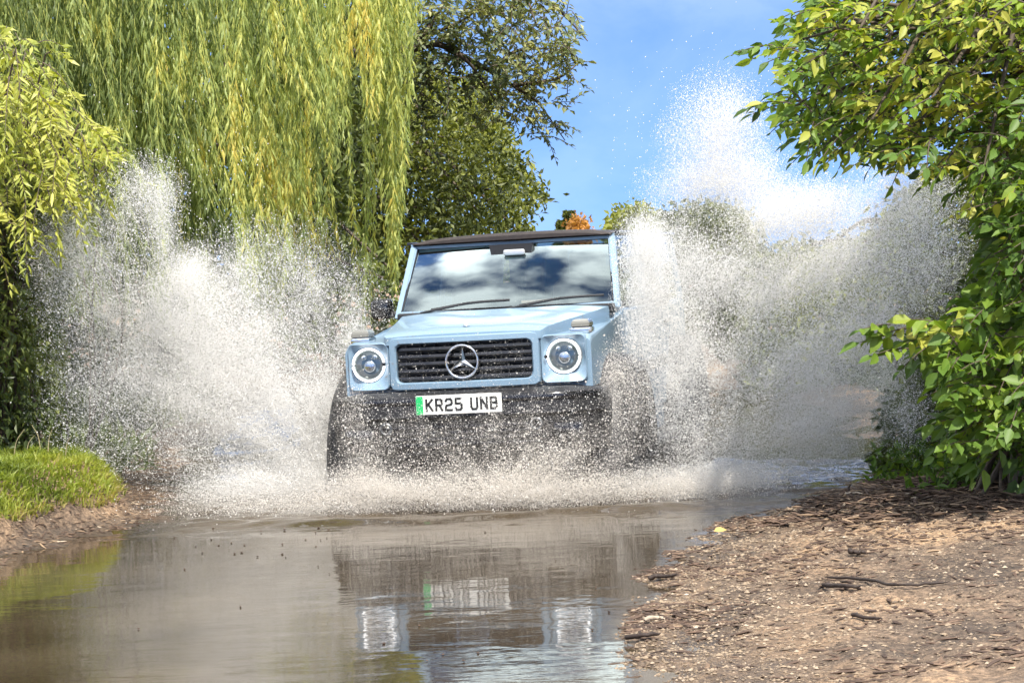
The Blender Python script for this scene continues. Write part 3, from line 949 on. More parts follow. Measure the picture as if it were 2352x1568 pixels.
# ------------------------------------------------------------------ weeping willow on the far left bank
r = RS(21)
wil = empty('willow_tree', (-4.6, 19.0, .2))
tag(wil, 'large weeping willow with a yellow-green curtain of hanging branches behind the spray', 'tree')
base = np.array([-4.6, 19.0, .0])
loc = lambda P: np.asarray(P) - np.array(wil.location)
limb = Acc()
limb.tube(loc(curve_pts([[-4.6, 19, -.1], [-4.55, 19, 1.2], [-4.3, 18.8, 2.6], [-4.0, 18.6, 4.2]], 6)), np.linspace(.36, .2, 19), 10)
limb_paths = []
for (ex, ey, ez) in ((-.4, 17.6, 5.6), (-2.0, 16.6, 5.4), (-3.2, 15.8, 5.0), (-1.2, 19.5, 6.2), (-3.4, 20.5, 6.4), (-6.3, 17.6, 5.4)):
    p0 = np.array([-4.3, 18.8, 2.6]) if ex < -3 else np.array([-4.1, 18.7, 3.6])
    c = curve_pts([p0, (p0 + [ex, ey, ez]) / 2 + [0, 0, .9], [ex, ey, ez]], 8)
    limb.tube(loc(c), np.linspace(.15, .04, len(c)), 8); limb_paths.append(c)
limb.build('trunk', M['bark'], wil)

# hanging branches: x in the frame, lowest point in the frame, distance
strands = []
def bottom(px):   # how low the curtain reaches at this frame column
    return np.interp(px, [-250, 0, 120, 300, 480, 600, 680, 740, 780, 830, 865, 890, 920, 945, 960], [520, 640, 760, 790, 800, 780, 730, 640, 440, 330, 320, 290, 245, 235, 60])
for k in range(58):
    px = r.uniform(-260, 945); Y_ = r.uniform(15.6, 18.2); bt_ = bottom(px) - abs(r.normal(0, 1)) * 90
    if r.rand() < .35: bt_ = r.uniform(60, max(90, bottom(px)))
    for q in range(r.randint(6, 11)):
        strands.append((min(948, px + r.normal(0, 11)), bt_ - abs(r.normal(0, 70)), Y_ + r.normal(0, .10)))
for k in range(34):
    px = r.uniform(-260, 948); strands.append((px, r.uniform(.3, 1) * bottom(px), r.uniform(15.8, 18.4)))
for px, bot, Y_ in ((905, 690, 16.6), (890, 600, 16.7), (905, 540, 16.5), (882, 470, 16.9), (898, 650, 16.9)):
    for q in range(4): strands.append((px + r.normal(0, 6), bot - q * 22, Y_ + r.normal(0, .05)))
for px, bot, Y_ in ((842, 740, 17.3), (832, 690, 17.0), (770, 600, 17.2)):
    for q in range(2): strands.append((px + r.normal(0, 6), bot - q * 18, Y_ + r.normal(0, .05)))
made, rest = 0, []
twig_acc = Acc()
sharpness = []
def strand_geo(px, bot, Y_):
    P1 = at(px, bot, Y_)[0]
    top = at(px + r.normal(0, 10), -60 - r.rand() * 160, Y_)[0]
    n = 26
    t = np.linspace(0, 1, n)
    lean = r.normal(0, .06) - (r.uniform(.1, .5) if 100 < px < 800 and r.rand() < .5 else 0)
    sway = r.normal(0, .03) * np.sin(t * np.pi * r.uniform(1, 2.2) + r.rand() * 6)
    X_ = top[0] + (P1[0] - top[0]) * t + lean * (1 - t) * (top[2] - P1[2]) + sway
    Yv = Y_ + r.normal(0, .04) * t + .3 * r.normal() * (1 - t) * .3
    Z_ = top[2] + (P1[2] - top[2]) * t
    C = np.stack([X_, Yv, Z_], 1)
    length = np.linalg.norm(np.diff(C, axis=0), axis=1).sum()
    m_ = max(10, int(length / .0135))
    s_ = np.clip((np.arange(m_) + r.rand(m_)) / m_, 0, 1)
    Q = np.stack([np.interp(s_, t, C[:, k]) for k in range(3)], 1)
    az = r.rand(m_) * 2 * np.pi
    D = np.stack([np.cos(az) * .34, np.sin(az) * .34, -np.ones(m_) * r.uniform(.6, 1.3, m_)], 1)
    N = rand_dirs(r, m_) + np.array([.1, -.65, .45])
    Q = Q + r.normal(0, .010, Q.shape)
    Lf = r.uniform(.06, .13, m_) * np.interp(s_, [0, .9, 1], [1, 1, .6])
    qx = Q[:, 0] * F_PX / Q[:, 1] + CX; qz = 602 - (Q[:, 2] - CAM_H) * F_PX / Q[:, 1]
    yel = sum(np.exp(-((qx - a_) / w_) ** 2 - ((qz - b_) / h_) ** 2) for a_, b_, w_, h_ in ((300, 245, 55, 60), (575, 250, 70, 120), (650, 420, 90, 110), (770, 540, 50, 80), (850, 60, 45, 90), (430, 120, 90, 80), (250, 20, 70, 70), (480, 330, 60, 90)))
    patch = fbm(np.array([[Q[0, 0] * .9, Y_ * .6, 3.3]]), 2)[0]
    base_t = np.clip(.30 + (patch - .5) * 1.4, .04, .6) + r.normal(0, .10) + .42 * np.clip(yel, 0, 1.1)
    ti = np.clip(base_t + r.normal(0, .14, m_) + .25 * (fbm(Q * 1.3 + 2, 2) - .5), 0, 1)
    return C, Q, D, N, Lf, ti
order = sorted(range(len(strands)), key=lambda k: strands[k][2])
n_single = 230
RV, RF, RT, nv = [], [], [], 0
for idx, k in enumerate(order):
    C, Q, D, N, Lf, ti = strand_geo(*strands[k])
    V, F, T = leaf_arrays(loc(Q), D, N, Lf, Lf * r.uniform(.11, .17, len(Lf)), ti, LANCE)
    Vt, Ft = tube_np(loc(C[::2]), np.linspace(.0035, .0015, len(C[::2])), 3)
    Ft3 = np.vstack([Ft[:, [0, 1, 2]], Ft[:, [0, 2, 3]]])
    F = np.vstack([F, Ft3 + len(V)]); V = np.vstack([V, Vt]); T = np.r_[T, np.full(len(Vt), .62)]
    if idx < n_single:
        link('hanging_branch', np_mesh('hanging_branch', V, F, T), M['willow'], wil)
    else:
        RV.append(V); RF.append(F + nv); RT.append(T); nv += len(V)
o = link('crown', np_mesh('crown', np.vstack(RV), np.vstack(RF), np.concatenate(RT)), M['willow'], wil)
o['kind'] = 'stuff'
# upper dome of foliage above the frame (shades the curtain and shows in reflections)
n = 9000
c_ = np.vstack([lp[4:] for lp in limb_paths]); P = c_[r.randint(0, len(c_), n)] + r.normal(0, .5, (n, 3)) * [1.0, 1.0, .55] + [0, 0, .35]
P = P[P[:, 2] > 4.0]
D = rand_dirs(r, len(P)) * .6 + [0, 0, -.7]
o = leaves_obj('upper_foliage', loc(P), D, rand_dirs(r, len(P), .5), r.uniform(.09, .15, len(P)), r.uniform(.02, .035, len(P)), clump_tint(P, r, .9, .1, .8), LANCE, M['willow'], wil)
o['kind'] = 'stuff'


# ------------------------------------------------------------------ twiggy shrubs: twigs with leaves along them
def leafy_twigs(r, base_pts, tip_dirs, length, n_leaf, leaf_len, aspect, droop=.25, normal_up=1.2):
    """Leaf arrays for many twigs: P, D, N, L, twig paths."""
    Ps, Ds, Ns, Ls, paths = [], [], [], [], []
    for b, d in zip(base_pts, tip_dirs):
        ln = length * r.uniform(.6, 1.3); d = d / np.linalg.norm(d)
        t = np.linspace(0, 1, 5)[:, None]
        path = b + d * ln * t + np.array([0, 0, -droop * ln]) * t ** 2
        paths.append(path)
        k = max(3, int(n_leaf * r.uniform(.7, 1.3)))
        s_ = np.linspace(.12, 1, k)
        Q = np.stack([np.interp(s_, t[:, 0], path[:, i]) for i in range(3)], 1)
        tang = unit(path[-1] - path[0])
        side = unit(np.cross(tang, UP + r.normal(0, .3, 3)))
        sg = np.where(np.arange(k) % 2, 1, -1)[:, None]
        D = tang * .55 + side * sg * .85 + r.normal(0, .28, (k, 3)) + np.array([0, 0, -.22])
        D[-1] = tang + [0, 0, -.2]
        N = UP * normal_up + r.normal(0, .45, (k, 3)) + np.array([.25, -.35, 0])
        Ps.append(Q); Ds.append(D); Ns.append(N); Ls.append(leaf_len * r.uniform(.45, 1.3, k))
    return np.vstack(Ps), np.vstack(Ds), np.vstack(Ns), np.concatenate(Ls), paths


TINTS = (.12, .3, .45, .58, .7, .82, .95)
def single_leaf_meshes(name, asp, mat):
    out = []
    for k, tn in enumerate(TINTS):
        P = np.zeros((1, 3)); V, F, T = leaf_arrays(P, np.array([[1.0, 0, 0]]), np.array([[0, 0, 1.0]]), 1.0, asp, tn, OVATE)
        me = np_mesh(name, V, F, T, smooth=True); me.materials.append(mat); out.append(me)
    return out


def place_single(parent, meshes, P, D, N, L, tint, name='leaf'):
    D = unit(D); Bt = unit(np.cross(N, D)); N = np.cross(D, Bt)
    pl = np.array(parent.location)
    for p, d, b, n_, l_, t in zip(P, D, Bt, N, L, tint):
        o = bpy.data.objects.new(name, meshes[int(np.argmin(np.abs(np.array(TINTS) - t)))])
        col.objects.link(o); o.parent = parent
        mm = Matrix.Identity(4)
        for i in range(3): mm[i][0], mm[i][1], mm[i][2], mm[i][3] = d[i] * l_, b[i] * l_, n_[i] * l_, p[i] - pl[i]
        o.matrix_local = mm


# ---- overhanging broadleaf tree, upper right
r = RS(33)
ot = empty('overhanging_tree', (3.9, 12.4, .25))
tag(ot, 'broadleaf tree with bright green leaves overhanging the lane above the mud bank', 'tree')
pl = np.array(ot.location); acc = Acc()
tr_c = curve_pts([[3.9, 12.4, .1], [3.8, 12.3, 1.4], [3.5, 12.0, 2.6], [3.3, 11.8, 3.8], [3.1, 11.8, 5.2]], 6)
acc.tube(tr_c - pl, np.linspace(.17, .06, len(tr_c)), 8)
POLY_OT = [(1830, 92), (1900, 60), (1890, 10), (1900, -60), (2440, -90), (2460, 620), (2370, 560), (2290, 470), (2230, 400), (2150, 370), (2060, 350), (1960, 335), (1880, 325), (1850, 285), (1820, 240), (1850, 190), (1840, 140)]
q = poly_sample(r, POLY_OT, 1150)
Yq = r.uniform(9.8, 12.6, len(q))
tips = at(q[:, 0], q[:, 1], Yq)
q2 = np.array([(1800, 100), (1775, 104), (1830, 110), (1795, 232), (1820, 240), (1860, 60), (1860, 120), (1885, 20), (1850, 200), (1845, 165)])
tips2 = at(q2[:, 0], q2[:, 1], r.uniform(10.6, 11.4, len(q2)))
out_d = lambda n: np.stack([-r.uniform(.3, 1.2, n), r.normal(-.25, .5, n), r.normal(.05, .45, n)], 1)
Pa, Da, Na, La, paths = leafy_twigs(r, np.vstack([tips, tips2]), np.vstack([out_d(len(tips)), np.tile([[-1, .1, .05]], (len(tips2), 1))]), .18, 9, .076, .5, normal_up=.9)
for p in paths: acc.tube(p - pl, np.linspace(.0045, .002, len(p)), 4)
# limbs to the foliage
for k in range(0, len(tips), 9):
    j = r.randint(8, len(tr_c)); s0 = tr_c[j]
    c = curve_pts([s0, s0 * .45 + tips[k] * .55 + [0, 0, .16], tips[k]], 5)
    acc.tube(c - pl, np.linspace(.028, .006, len(c)), 5)
acc.build('trunk', M['bark'], ot)
ta = clump_tint(Pa, r, 1.7, .15, 1.0, .16)
near = np.argsort(Pa[:, 1] + r.rand(len(Pa)) * 1.2)
sel = near[:300]; rest_i = near[300:]
LM = single_leaf_meshes('leaf', .50, M['broad_leaf'])
place_single(ot, LM, Pa[sel], Da[sel], Na[sel], La[sel], ta[sel])
o = leaves_obj('crown', Pa[rest_i] - pl, Da[rest_i], Na[rest_i], La[rest_i], La[rest_i] * .5, ta[rest_i], OVATE, M['broad_leaf'], ot); o['kind'] = 'stuff'
# deeper and higher leaves out of the frame that shade what hangs below
n = 3000
P = np.stack([r.normal(3.9, .6, n), r.normal(12.3, .8, n), r.normal(4.0, .7, n)], 1)
o = leaves_obj('upper_foliage', P - pl, rand_dirs(r, n, -.4), rand_dirs(r, n, 1), r.uniform(.07, .11, n), r.uniform(.035, .05, n), clump_tint(P, r, 1.2), OVATE, M['broad_leaf'], ot); o['kind'] = 'stuff'

# ---- broad-leaved shrub, lower right
r = RS(34)
sh = empty('broadleaf_shrub', (2.75, 11.1, .12))
tag(sh, 'dense shrub with large dark green leaves rising from the mud bank', 'shrub')
pl = np.array(sh.location); acc = Acc()
POLY_SH = [(2320, 440), (2460, 420), (2460, 1060), (2330, 1050), (2240, 1040), (2210, 1000), (2200, 930), (2230, 870), (2190, 820), (2120, 785), (2120, 750), (2190, 740), (2260, 700), (2300, 600), (2310, 520)]
q = poly_sample(r, POLY_SH, 640)
Yq = r.uniform(9.9, 12.2, len(q)) + (q[:, 0] < 2150) * .3
tips = at(q[:, 0], q[:, 1], Yq); tips[:, 2] = np.maximum(tips[:, 2], .2)
br = at([2045, 2060, 2100, 2140, 2170, 2210, 2250, 2090], [745, 770, 755, 745, 770, 750, 730, 800], [10.2] * 8)
Pa, Da, Na, La, paths = leafy_twigs(r, np.vstack([tips, br]), np.vstack([np.stack([-r.uniform(.2, 1.1, len(q)), r.normal(-.45, .5, len(q)), r.normal(-.05, .4, len(q))], 1), np.tile([[-1, -.1, .1]], (8, 1))]), .17, 7, .094, .62, normal_up=.8)
for p in paths: acc.tube(p - pl, np.linspace(.004, .002, len(p)), 4)
for k in range(0, len(tips), 8):
    s0 = np.array([2.75 + r.normal(0, .25), 11.2 + r.normal(0, .3), .05])
    c = curve_pts([s0, s0 * .5 + tips[k] * .5 + [.1, .1, .15], tips[k]], 5)
    acc.tube(c - pl, np.linspace(.016, .005, len(c)), 5)
acc.build('stems', M['twig'], sh)
ta = clump_tint(Pa, r, 1.6, .0, .7, .12)
ta[-60:] = np.clip(ta[-60:] + .3, 0, 1)
near = np.argsort(Pa[:, 1] + r.rand(len(Pa)) * .8)
sel = near[:300]; rest_i = near[300:]
LM2 = single_leaf_meshes('leaf', .60, M['broad_leaf'])
place_single(sh, LM2, Pa[sel], Da[sel], Na[sel], La[sel], ta[sel])
o = leaves_obj('foliage', Pa[rest_i] - pl, Da[rest_i], Na[rest_i], La[rest_i], La[rest_i] * .6, ta[rest_i], OVATE, M['broad_leaf'], sh); o['kind'] = 'stuff'

# ---- yellow-green willow shrub on the left, close to the lane
r = RS(35)
ys = empty('osier_shrub', (-3.3, 13.2, .4))
tag(ys, 'yellow-green shrub with long narrow leaves at the edge of the left bank', 'shrub')
pl = np.array(ys.location); acc = Acc()
POLY_YS = [(-120, 40), (0, 55), (85, 75), (140, 200), (200, 270), (275, 345), (240, 395), (170, 425), (100, 445), (50, 490), (0, 530), (-120, 560)]
q = poly_sample(r, POLY_YS, 300)
tips = at(q[:, 0], q[:, 1], r.uniform(12.3, 13.9, len(q)))
Pa, Da, Na, La, paths = leafy_twigs(r, tips, np.stack([r.uniform(-.1, .9, len(q)), r.normal(-.4, .4, len(q)), r.normal(-.35, .5, len(q))], 1), .24, 24, .078, .2, droop=.75, normal_up=.5)
for p in paths: acc.tube(p - pl, np.linspace(.004, .0015, len(p)), 4)
for k in range(0, len(tips), 8):
    s0 = np.array([-3.3 + r.normal(0, .12), 13.3 + r.normal(0, .2), .3])
    c = curve_pts([s0, s0 * .5 + tips[k] * .5 + [-.1, .1, .2], tips[k]], 5)
    acc.tube(c - pl, np.linspace(.02, .005, len(c)), 5)
acc.build('stems', M['twig'], ys)
hi = sstep(2.2, 3.0, Pa[:, 2])
ta = np.clip(clump_tint(Pa, r, 1.8, .2, .95, .15), 0, 1)
near = np.argsort(Pa[:, 1]); sel = near[:300]; rest_i = near[300:]
LM3 = single_leaf_meshes('leaf', .26, M['shrub_yellow'])
place_single(ys, LM3, Pa[sel], Da[sel], Na[sel], La[sel], ta[sel])
o = leaves_obj('foliage', Pa[rest_i] - pl, Da[rest_i], Na[rest_i], La[rest_i], La[rest_i] * .26, ta[rest_i], LANCE, M['shrub_yellow'], ys); o['kind'] = 'stuff'

# ---- hedge below it: the lower shrub's shade put into dark leaf colour
r = RS(36)
dh = empty('shade_toned_hedge', (-3.3, 14.0, .4))
tag(dh, 'hedge with shade painted into its dark leaves, behind the grass mound at the left edge', 'hedge')
pl = np.array(dh.location); acc = Acc()
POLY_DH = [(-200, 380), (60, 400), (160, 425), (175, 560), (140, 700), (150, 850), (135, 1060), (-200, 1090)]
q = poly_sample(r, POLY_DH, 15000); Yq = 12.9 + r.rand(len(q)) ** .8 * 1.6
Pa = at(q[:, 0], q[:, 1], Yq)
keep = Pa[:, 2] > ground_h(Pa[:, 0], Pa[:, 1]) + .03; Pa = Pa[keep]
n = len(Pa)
o = leaves_obj('foliage', Pa - pl, np.stack([r.normal(.3, .6, n), r.normal(-.4, .5, n), r.normal(-.7, .4, n)], 1), rand_dirs(r, n) + [.3, -.5, .6], r.uniform(.05, .09, n), r.uniform(.018, .034, n), clump_tint(Pa, r, 2.5, 0, .8, .2), SMALL, M['dark_shaded'], dh); o['kind'] = 'stuff'
for k in range(26):
    x0 = r.uniform(-3.9, -2.75); y0 = r.uniform(13.6, 14.4)
    acc.tube(curve_pts([[x0, y0, .2], [x0 + r.normal(0, .1), y0, 1.2], [x0 + r.normal(0, .2), y0 - .1, 2.1]], 4) - pl, np.linspace(.010, .004, 9), 5)
acc.build('stems', M['twig'], dh)


# ---- bramble on the right bank behind the shrub, shade put into its leaf colour
r = RS(37)
bs = empty('bramble', (3.1, 13.6, .2))
tag(bs, 'bramble with shade painted into its dark leaves, between the spray and the large-leaved shrub', 'bush')
pl = np.array(bs.location); acc = Acc()
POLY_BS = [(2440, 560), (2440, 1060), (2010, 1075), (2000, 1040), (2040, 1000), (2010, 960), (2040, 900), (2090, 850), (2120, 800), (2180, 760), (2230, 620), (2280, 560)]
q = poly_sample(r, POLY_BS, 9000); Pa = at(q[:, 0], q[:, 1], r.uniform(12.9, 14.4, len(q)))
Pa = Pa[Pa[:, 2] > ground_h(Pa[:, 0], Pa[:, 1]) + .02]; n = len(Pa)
o = leaves_obj('foliage', Pa - pl, rand_dirs(r, n) + [-.3, -.3, -.4], rand_dirs(r, n) + [0, -.4, .7], r.uniform(.05, .09, n), r.uniform(.025, .045, n), clump_tint(Pa, r, 2.2, 0, .6, .15), SMALL, M['dark_shaded'], bs); o['kind'] = 'stuff'
for k in range(24):
    x0 = r.uniform(2.5, 3.6); y0 = r.uniform(13.2, 14.2)
    acc.tube(curve_pts([[x0, y0, .1], [x0 + r.normal(-.1, .1), y0, .6], [x0 + r.normal(-.2, .2), y0 - .1, .9]], 4) - pl, np.linspace(.012, .004, 9), 5)
acc.build('stems', M['twig'], bs)


# ------------------------------------------------------------------ trees behind
def clumped_tree(name, label, px_poly, Y0, Y1, n, leaf, asp, mat, base, seed, tint=(.1, .8), tscale=1.0, gaps=.42, trunk=(.25, .08), tpl=SMALL, limbs=26, group=None, up=.4):
    r = RS(seed)
    t = empty(name, base); tag(t, label, 'tree', group); pl = np.array(base, float)
    q = poly_sample(r, px_poly, n); P = at(q[:, 0], q[:, 1], r.uniform(Y0, Y1, n))
    ns = fbm(P * tscale * 1.6 + seed, 3)
    P = P[ns > gaps]; m_ = len(P)
    P = P + r.normal(0, leaf * .6, P.shape)
    D = rand_dirs(r, m_) + [0, -.2, -.35]; N = rand_dirs(r, m_) + [.35, -.35, up]
    ti = clump_tint(P, r, tscale, *tint)
    o = leaves_obj('crown', P - pl, D, N, leaf * r.uniform(.6, 1.2, m_), leaf * asp * r.uniform(.8, 1.2, m_), ti, tpl, mat, t); o['kind'] = 'stuff'
    acc = Acc(); cen = P.mean(0); topz = np.percentile(P[:, 2], 80)
    tc_ = curve_pts([base, [base[0], base[1], (base[2] + cen[2]) / 2], [cen[0] * .5 + base[0] * .5, cen[1], topz]], 8)
    acc.tube(tc_ - pl, np.linspace(*trunk, len(tc_)), 9)
    for k in range(limbs):
        e = P[r.randint(m_)]; s0 = tc_[r.randint(5, len(tc_))]
        c = curve_pts([s0, s0 * .5 + e * .5 + [0, 0, .25], e], 5)
        acc.tube(c - pl, np.linspace(trunk[1] * .7, .012, len(c)), 5)
    acc.build('trunk', M['bark'], t)
    return t


clumped_tree('dense_tree', 'dense dark green tree behind the willow and the car roof',
             [(600, 60), (900, 40), (960, 120), (1040, 175), (1105, 170), (1140, 240), (1165, 300), (1195, 360), (1225, 410), (1260, 455), (1235, 470), (1205, 475), (1215, 510), (1228, 545), (1200, 640), (560, 660)],
             25.5, 31.0, 34000, .115, .42, M['tree_dark'], (-2.6, 28.5, .3), 41, (.05, 1.0), .62, .33, (.32, .1))
r = RS(44)
bt = empty('sparse_branch_tree', (-3.4, 23.0, .3))
tag(bt, 'sparse grey-green tree with thin branches reaching out over the lane against the sky', 'tree')
pl = np.array(bt.location); acc = Acc()
acc.tube(curve_pts([[-3.4, 23, .2], [-3.2, 23, 2.4], [-2.6, 22.8, 4.2], [-1.9, 22.6, 5.4]], 6) - pl, np.linspace(.22, .07, 19), 8)
limbs_px = [[(700, 150), (860, 120), (953, 112), (1003, 102), (1052, 123), (1129, 165), (1178, 197), (1231, 232), (1259, 267), (1298, 323)],
            [(800, 120), (950, 90), (1052, 53), (1094, 21), (1130, -30), (1180, -90)], [(1000, -140), (1120, -60), (1205, 0), (1222, 30), (1235, 65)],
            [(1129, 165), (1180, 120), (1250, 112), (1315, 118)], [(1178, 197), (1280, 180), (1335, 140)], [(1200, -40), (1290, 30), (1350, 95)],
            [(1052, 123), (1090, 160), (1150, 250)], [(953, 112), (1000, 40), (1040, -20)], [(1094, 21), (1160, 40), (1210, 90)], [(860, 120), (930, 190), (1010, 240)]]
twp = []
for k, lp in enumerate(limbs_px):
    a_ = np.array(lp, float); c = curve_pts(at(a_[:, 0], a_[:, 1], 22.4 + r.normal(0, .5) + np.linspace(0, r.normal(0, .6), len(a_))), 6)
    acc.tube(c - pl, np.linspace(.050 if k == 0 else .026, .005, len(c)), 5)
    twp.append(c[len(c) // 6:])
acc.build('trunk', M['bark'], bt)
twp_a = np.vstack([t[:-4] if len(t) > 12 else t for t in twp])
tips = twp_a[r.randint(0, len(twp_a), 760)] + r.normal(0, .18, (760, 3)) * [1, 1.8, 1]
tips = tips[tips[:, 0] < .74]
Pa, Da, Na, La, paths = leafy_twigs(r, tips, rand_dirs(r, len(tips)) + [.15, 0, .1], .22, 10, .085, .45, droop=.2)
ta = clump_tint(Pa, r, 1.3, 0, .9, .15)
o = leaves_obj('crown', Pa - pl, Da, Na, La, La * .5, ta, SMALL, M['branch_leaf'], bt); o['kind'] = 'stuff'
tw = Acc()
for p in paths: tw.tube(p - pl, np.linspace(.006, .003, len(p)), 3)
o = tw.build('twigs', M['twig'], bt); o['kind'] = 'stuff'

# far conifer, autumn tree, far round tree, right-hand hedgerow trees
r = RS(45)
def conifer(name, label, px, ptop, pbot, Y_, halfw, seed):
    r = RS(seed); b = at(px, pbot, Y_)[0]; tp = at(px, ptop, Y_)[0]; b[2] = .3
    t = empty(name, b); tag(t, label, 'tree'); H = tp[2] - b[2]
    n = 3500; u = r.rand(n) ** .8; az = r.rand(n) * 2 * np.pi; lay = .7 + .3 * np.cos(u * 60)
    rad = halfw * (1 - u) ** .8 * lay * np.sqrt(r.rand(n)) + .05
    P = np.stack([rad * np.cos(az), rad * np.sin(az), .15 * H + u * H * .85], 1)
    D = np.stack([np.cos(az), np.sin(az), -.2 + 0 * az], 1) + r.normal(0, .3, (n, 3))
    o = leaves_obj('crown', P, D, rand_dirs(r, n, 1), r.uniform(.09, .16, n), r.uniform(.04, .07, n), r.rand(n) * .6, SMALL, M['tree_dark'], t); o['kind'] = 'stuff'
    acc = Acc(); acc.tube(np.array([[0, 0, -.1], [0, 0, H * .5], [0, 0, H * .98]]), [.16, .1, .02], 7); acc.build('trunk', M['bark'], t)
conifer('conifer', 'small dark conifer far behind the car roof', 1312, 484, 640, 62.0, .62, 46)
conifer('conifer', 'lower dark conifer beside the orange tree far behind the car roof', 1296, 506, 640, 64.0, .55, 47)
clumped_tree('autumn_tree', 'small orange autumn tree far behind the car roof', [(1312, 520), (1325, 502), (1345, 515), (1350, 545), (1345, 600), (1310, 600)], 60, 61.5, 2200, .17, .5, M['orange_leaf'], (1.95, 60.8, .3), 48, (0, 1), 1.0, .2, (.12, .05), limbs=6)
clumped_tree('round_tree', 'round green tree far off beside the right spray plume', [(1395, 620), (1400, 520), (1418, 495), (1440, 486), (1475, 480), (1510, 500), (1530, 620)], 44, 47, 6000, .17, .5, M['tree_dark'], (2.6, 45.5, .3), 49, (.3, 1), .8, .3, (.16, .06), limbs=10)
clumped_tree('hedgerow_tree', 'brown-green hedgerow tree behind the right spray, nearest the car', [(1480, 900), (1490, 520), (1530, 490), (1600, 470), (1690, 480), (1740, 520), (1760, 900)], 27, 31, 16000, .12, .5, M['tree_dark'], (2.6, 29, .3), 50, (.0, .7), .7, .38, (.2, .07), group=None)
clumped_tree('hedgerow_tree', 'green hedgerow tree behind the right spray, towards the mud bank', [(1720, 900), (1730, 590), (1800, 560), (1900, 560), (1990, 540), (2100, 420), (2300, 300), (2440, 300), (2440, 950), (2100, 950)], 21, 25, 22000, .11, .5, M['tree_dark'], (4.2, 23, .3), 51, (.0, .8), .7, .36, (.2, .07))
clumped_tree('hedgerow_tree', 'hedgerow tree with shade painted into its dark leaves, behind the willow curtain, far left', [(-300, -80), (860, -80), (860, 200), (800, 500), (840, 560), (900, 560), (940, 700), (930, 800), (-300, 900)], 21, 24, 34000, .12, .5, M['dark_shaded'], (-3.6, 22.5, .3), 52, (.0, .7), .7, .36, (.2, .07))  # its dark leaf colour paints the shade seen through the willow's gaps

# trees behind the camera's left and right shoulders are out of the picture and not built

# ------------------------------------------------------------------ grass mound, stems, weeds
r = RS(60)
n = 60000
x = r.uniform(-3.7, -1.95, n); y = r.uniform(10.2, 14.2, n)
sl = np.interp(y, SL_Y, SL_X); z = ground_h(x, y)
keep = (z > .10 + .16 * (fbm(np.stack([x, y, z * 0], 1) * 3.2, 2) - .35)) & (sl - x > .10)
x, y, z = x[keep], y[keep], z[keep]; n = len(x)
lean = np.stack([r.normal(.18, .35, n), r.normal(-.25, .35, n), np.ones(n)], 1)
h = r.uniform(.04, .095, n) * (0.75 + .6 * fbm(np.stack([x, y, z], 1) * 3, 2)); wd = r.uniform(.0035, .006, n)
az = r.rand(n) * np.pi; wv = np.stack([np.cos(az), np.sin(az), np.zeros(n)], 1) * wd[:, None]
P = np.stack([x, y, z - .01], 1); d = unit(lean) * h[:, None]; bend = np.stack([lean[:, 0], lean[:, 1], -.5 * np.ones(n)], 1) * h[:, None] * .35
mid = P + d * .55; tip = P + d + bend
V = np.stack([P - wv, P + wv, mid - wv * .8, mid + wv * .8, tip], 1).reshape(-1, 3)
k = (np.arange(n) * 5)[:, None]
F = np.vstack([k + [0, 1, 3], k + [0, 3, 2], k + [2, 3, 4]])
ti = np.clip(.5 + (fbm(P * 2.6, 3) - .5) * 1.5 + r.normal(0, .15, n), 0, .96)
ti = np.where((z < .16) & (r.rand(n) < .5), .99, ti)
o = link('grass', np_mesh('grass', V, F, np.repeat(ti, 5)), M['grass']); tag(o, 'short bright green grass covering the mound on the left bank', 'grass', kind='stuff')

for k_, (px, pb, pt, dx, lab) in enumerate(((30, 1045, 985, 26, 'dry curved grass stem at the left edge of the mound'), (95, 1050, 975, -22, 'tall straw-coloured grass stem leaning over the mound'), (110, 1050, 985, 10, 'upright thin grass stem on top of the mound'), (60, 1050, 1000, 18, 'short bent grass stem between two taller ones'), (150, 1060, 1000, 14, 'thin green-grey grass stem nearest the spray'))):
    b = at(px, pb + 10, 12.7)[0]; t = at(px + dx, pt, 12.7)[0]
    b[2] = ground_h(np.array([b[0]]), np.array([b[1]]))[0] - .02
    acc = Acc(); c = curve_pts([b, (b + t) / 2 + [-dx * .0006, 0, .03], t], 6); acc.tube(c - b, np.linspace(.0045, .0015, len(c)), 4)
    o = acc.build('grass_stem', M['dry_grass']); o.location = b; tag(o, lab, 'grass stem', 'grass stems on the mound')

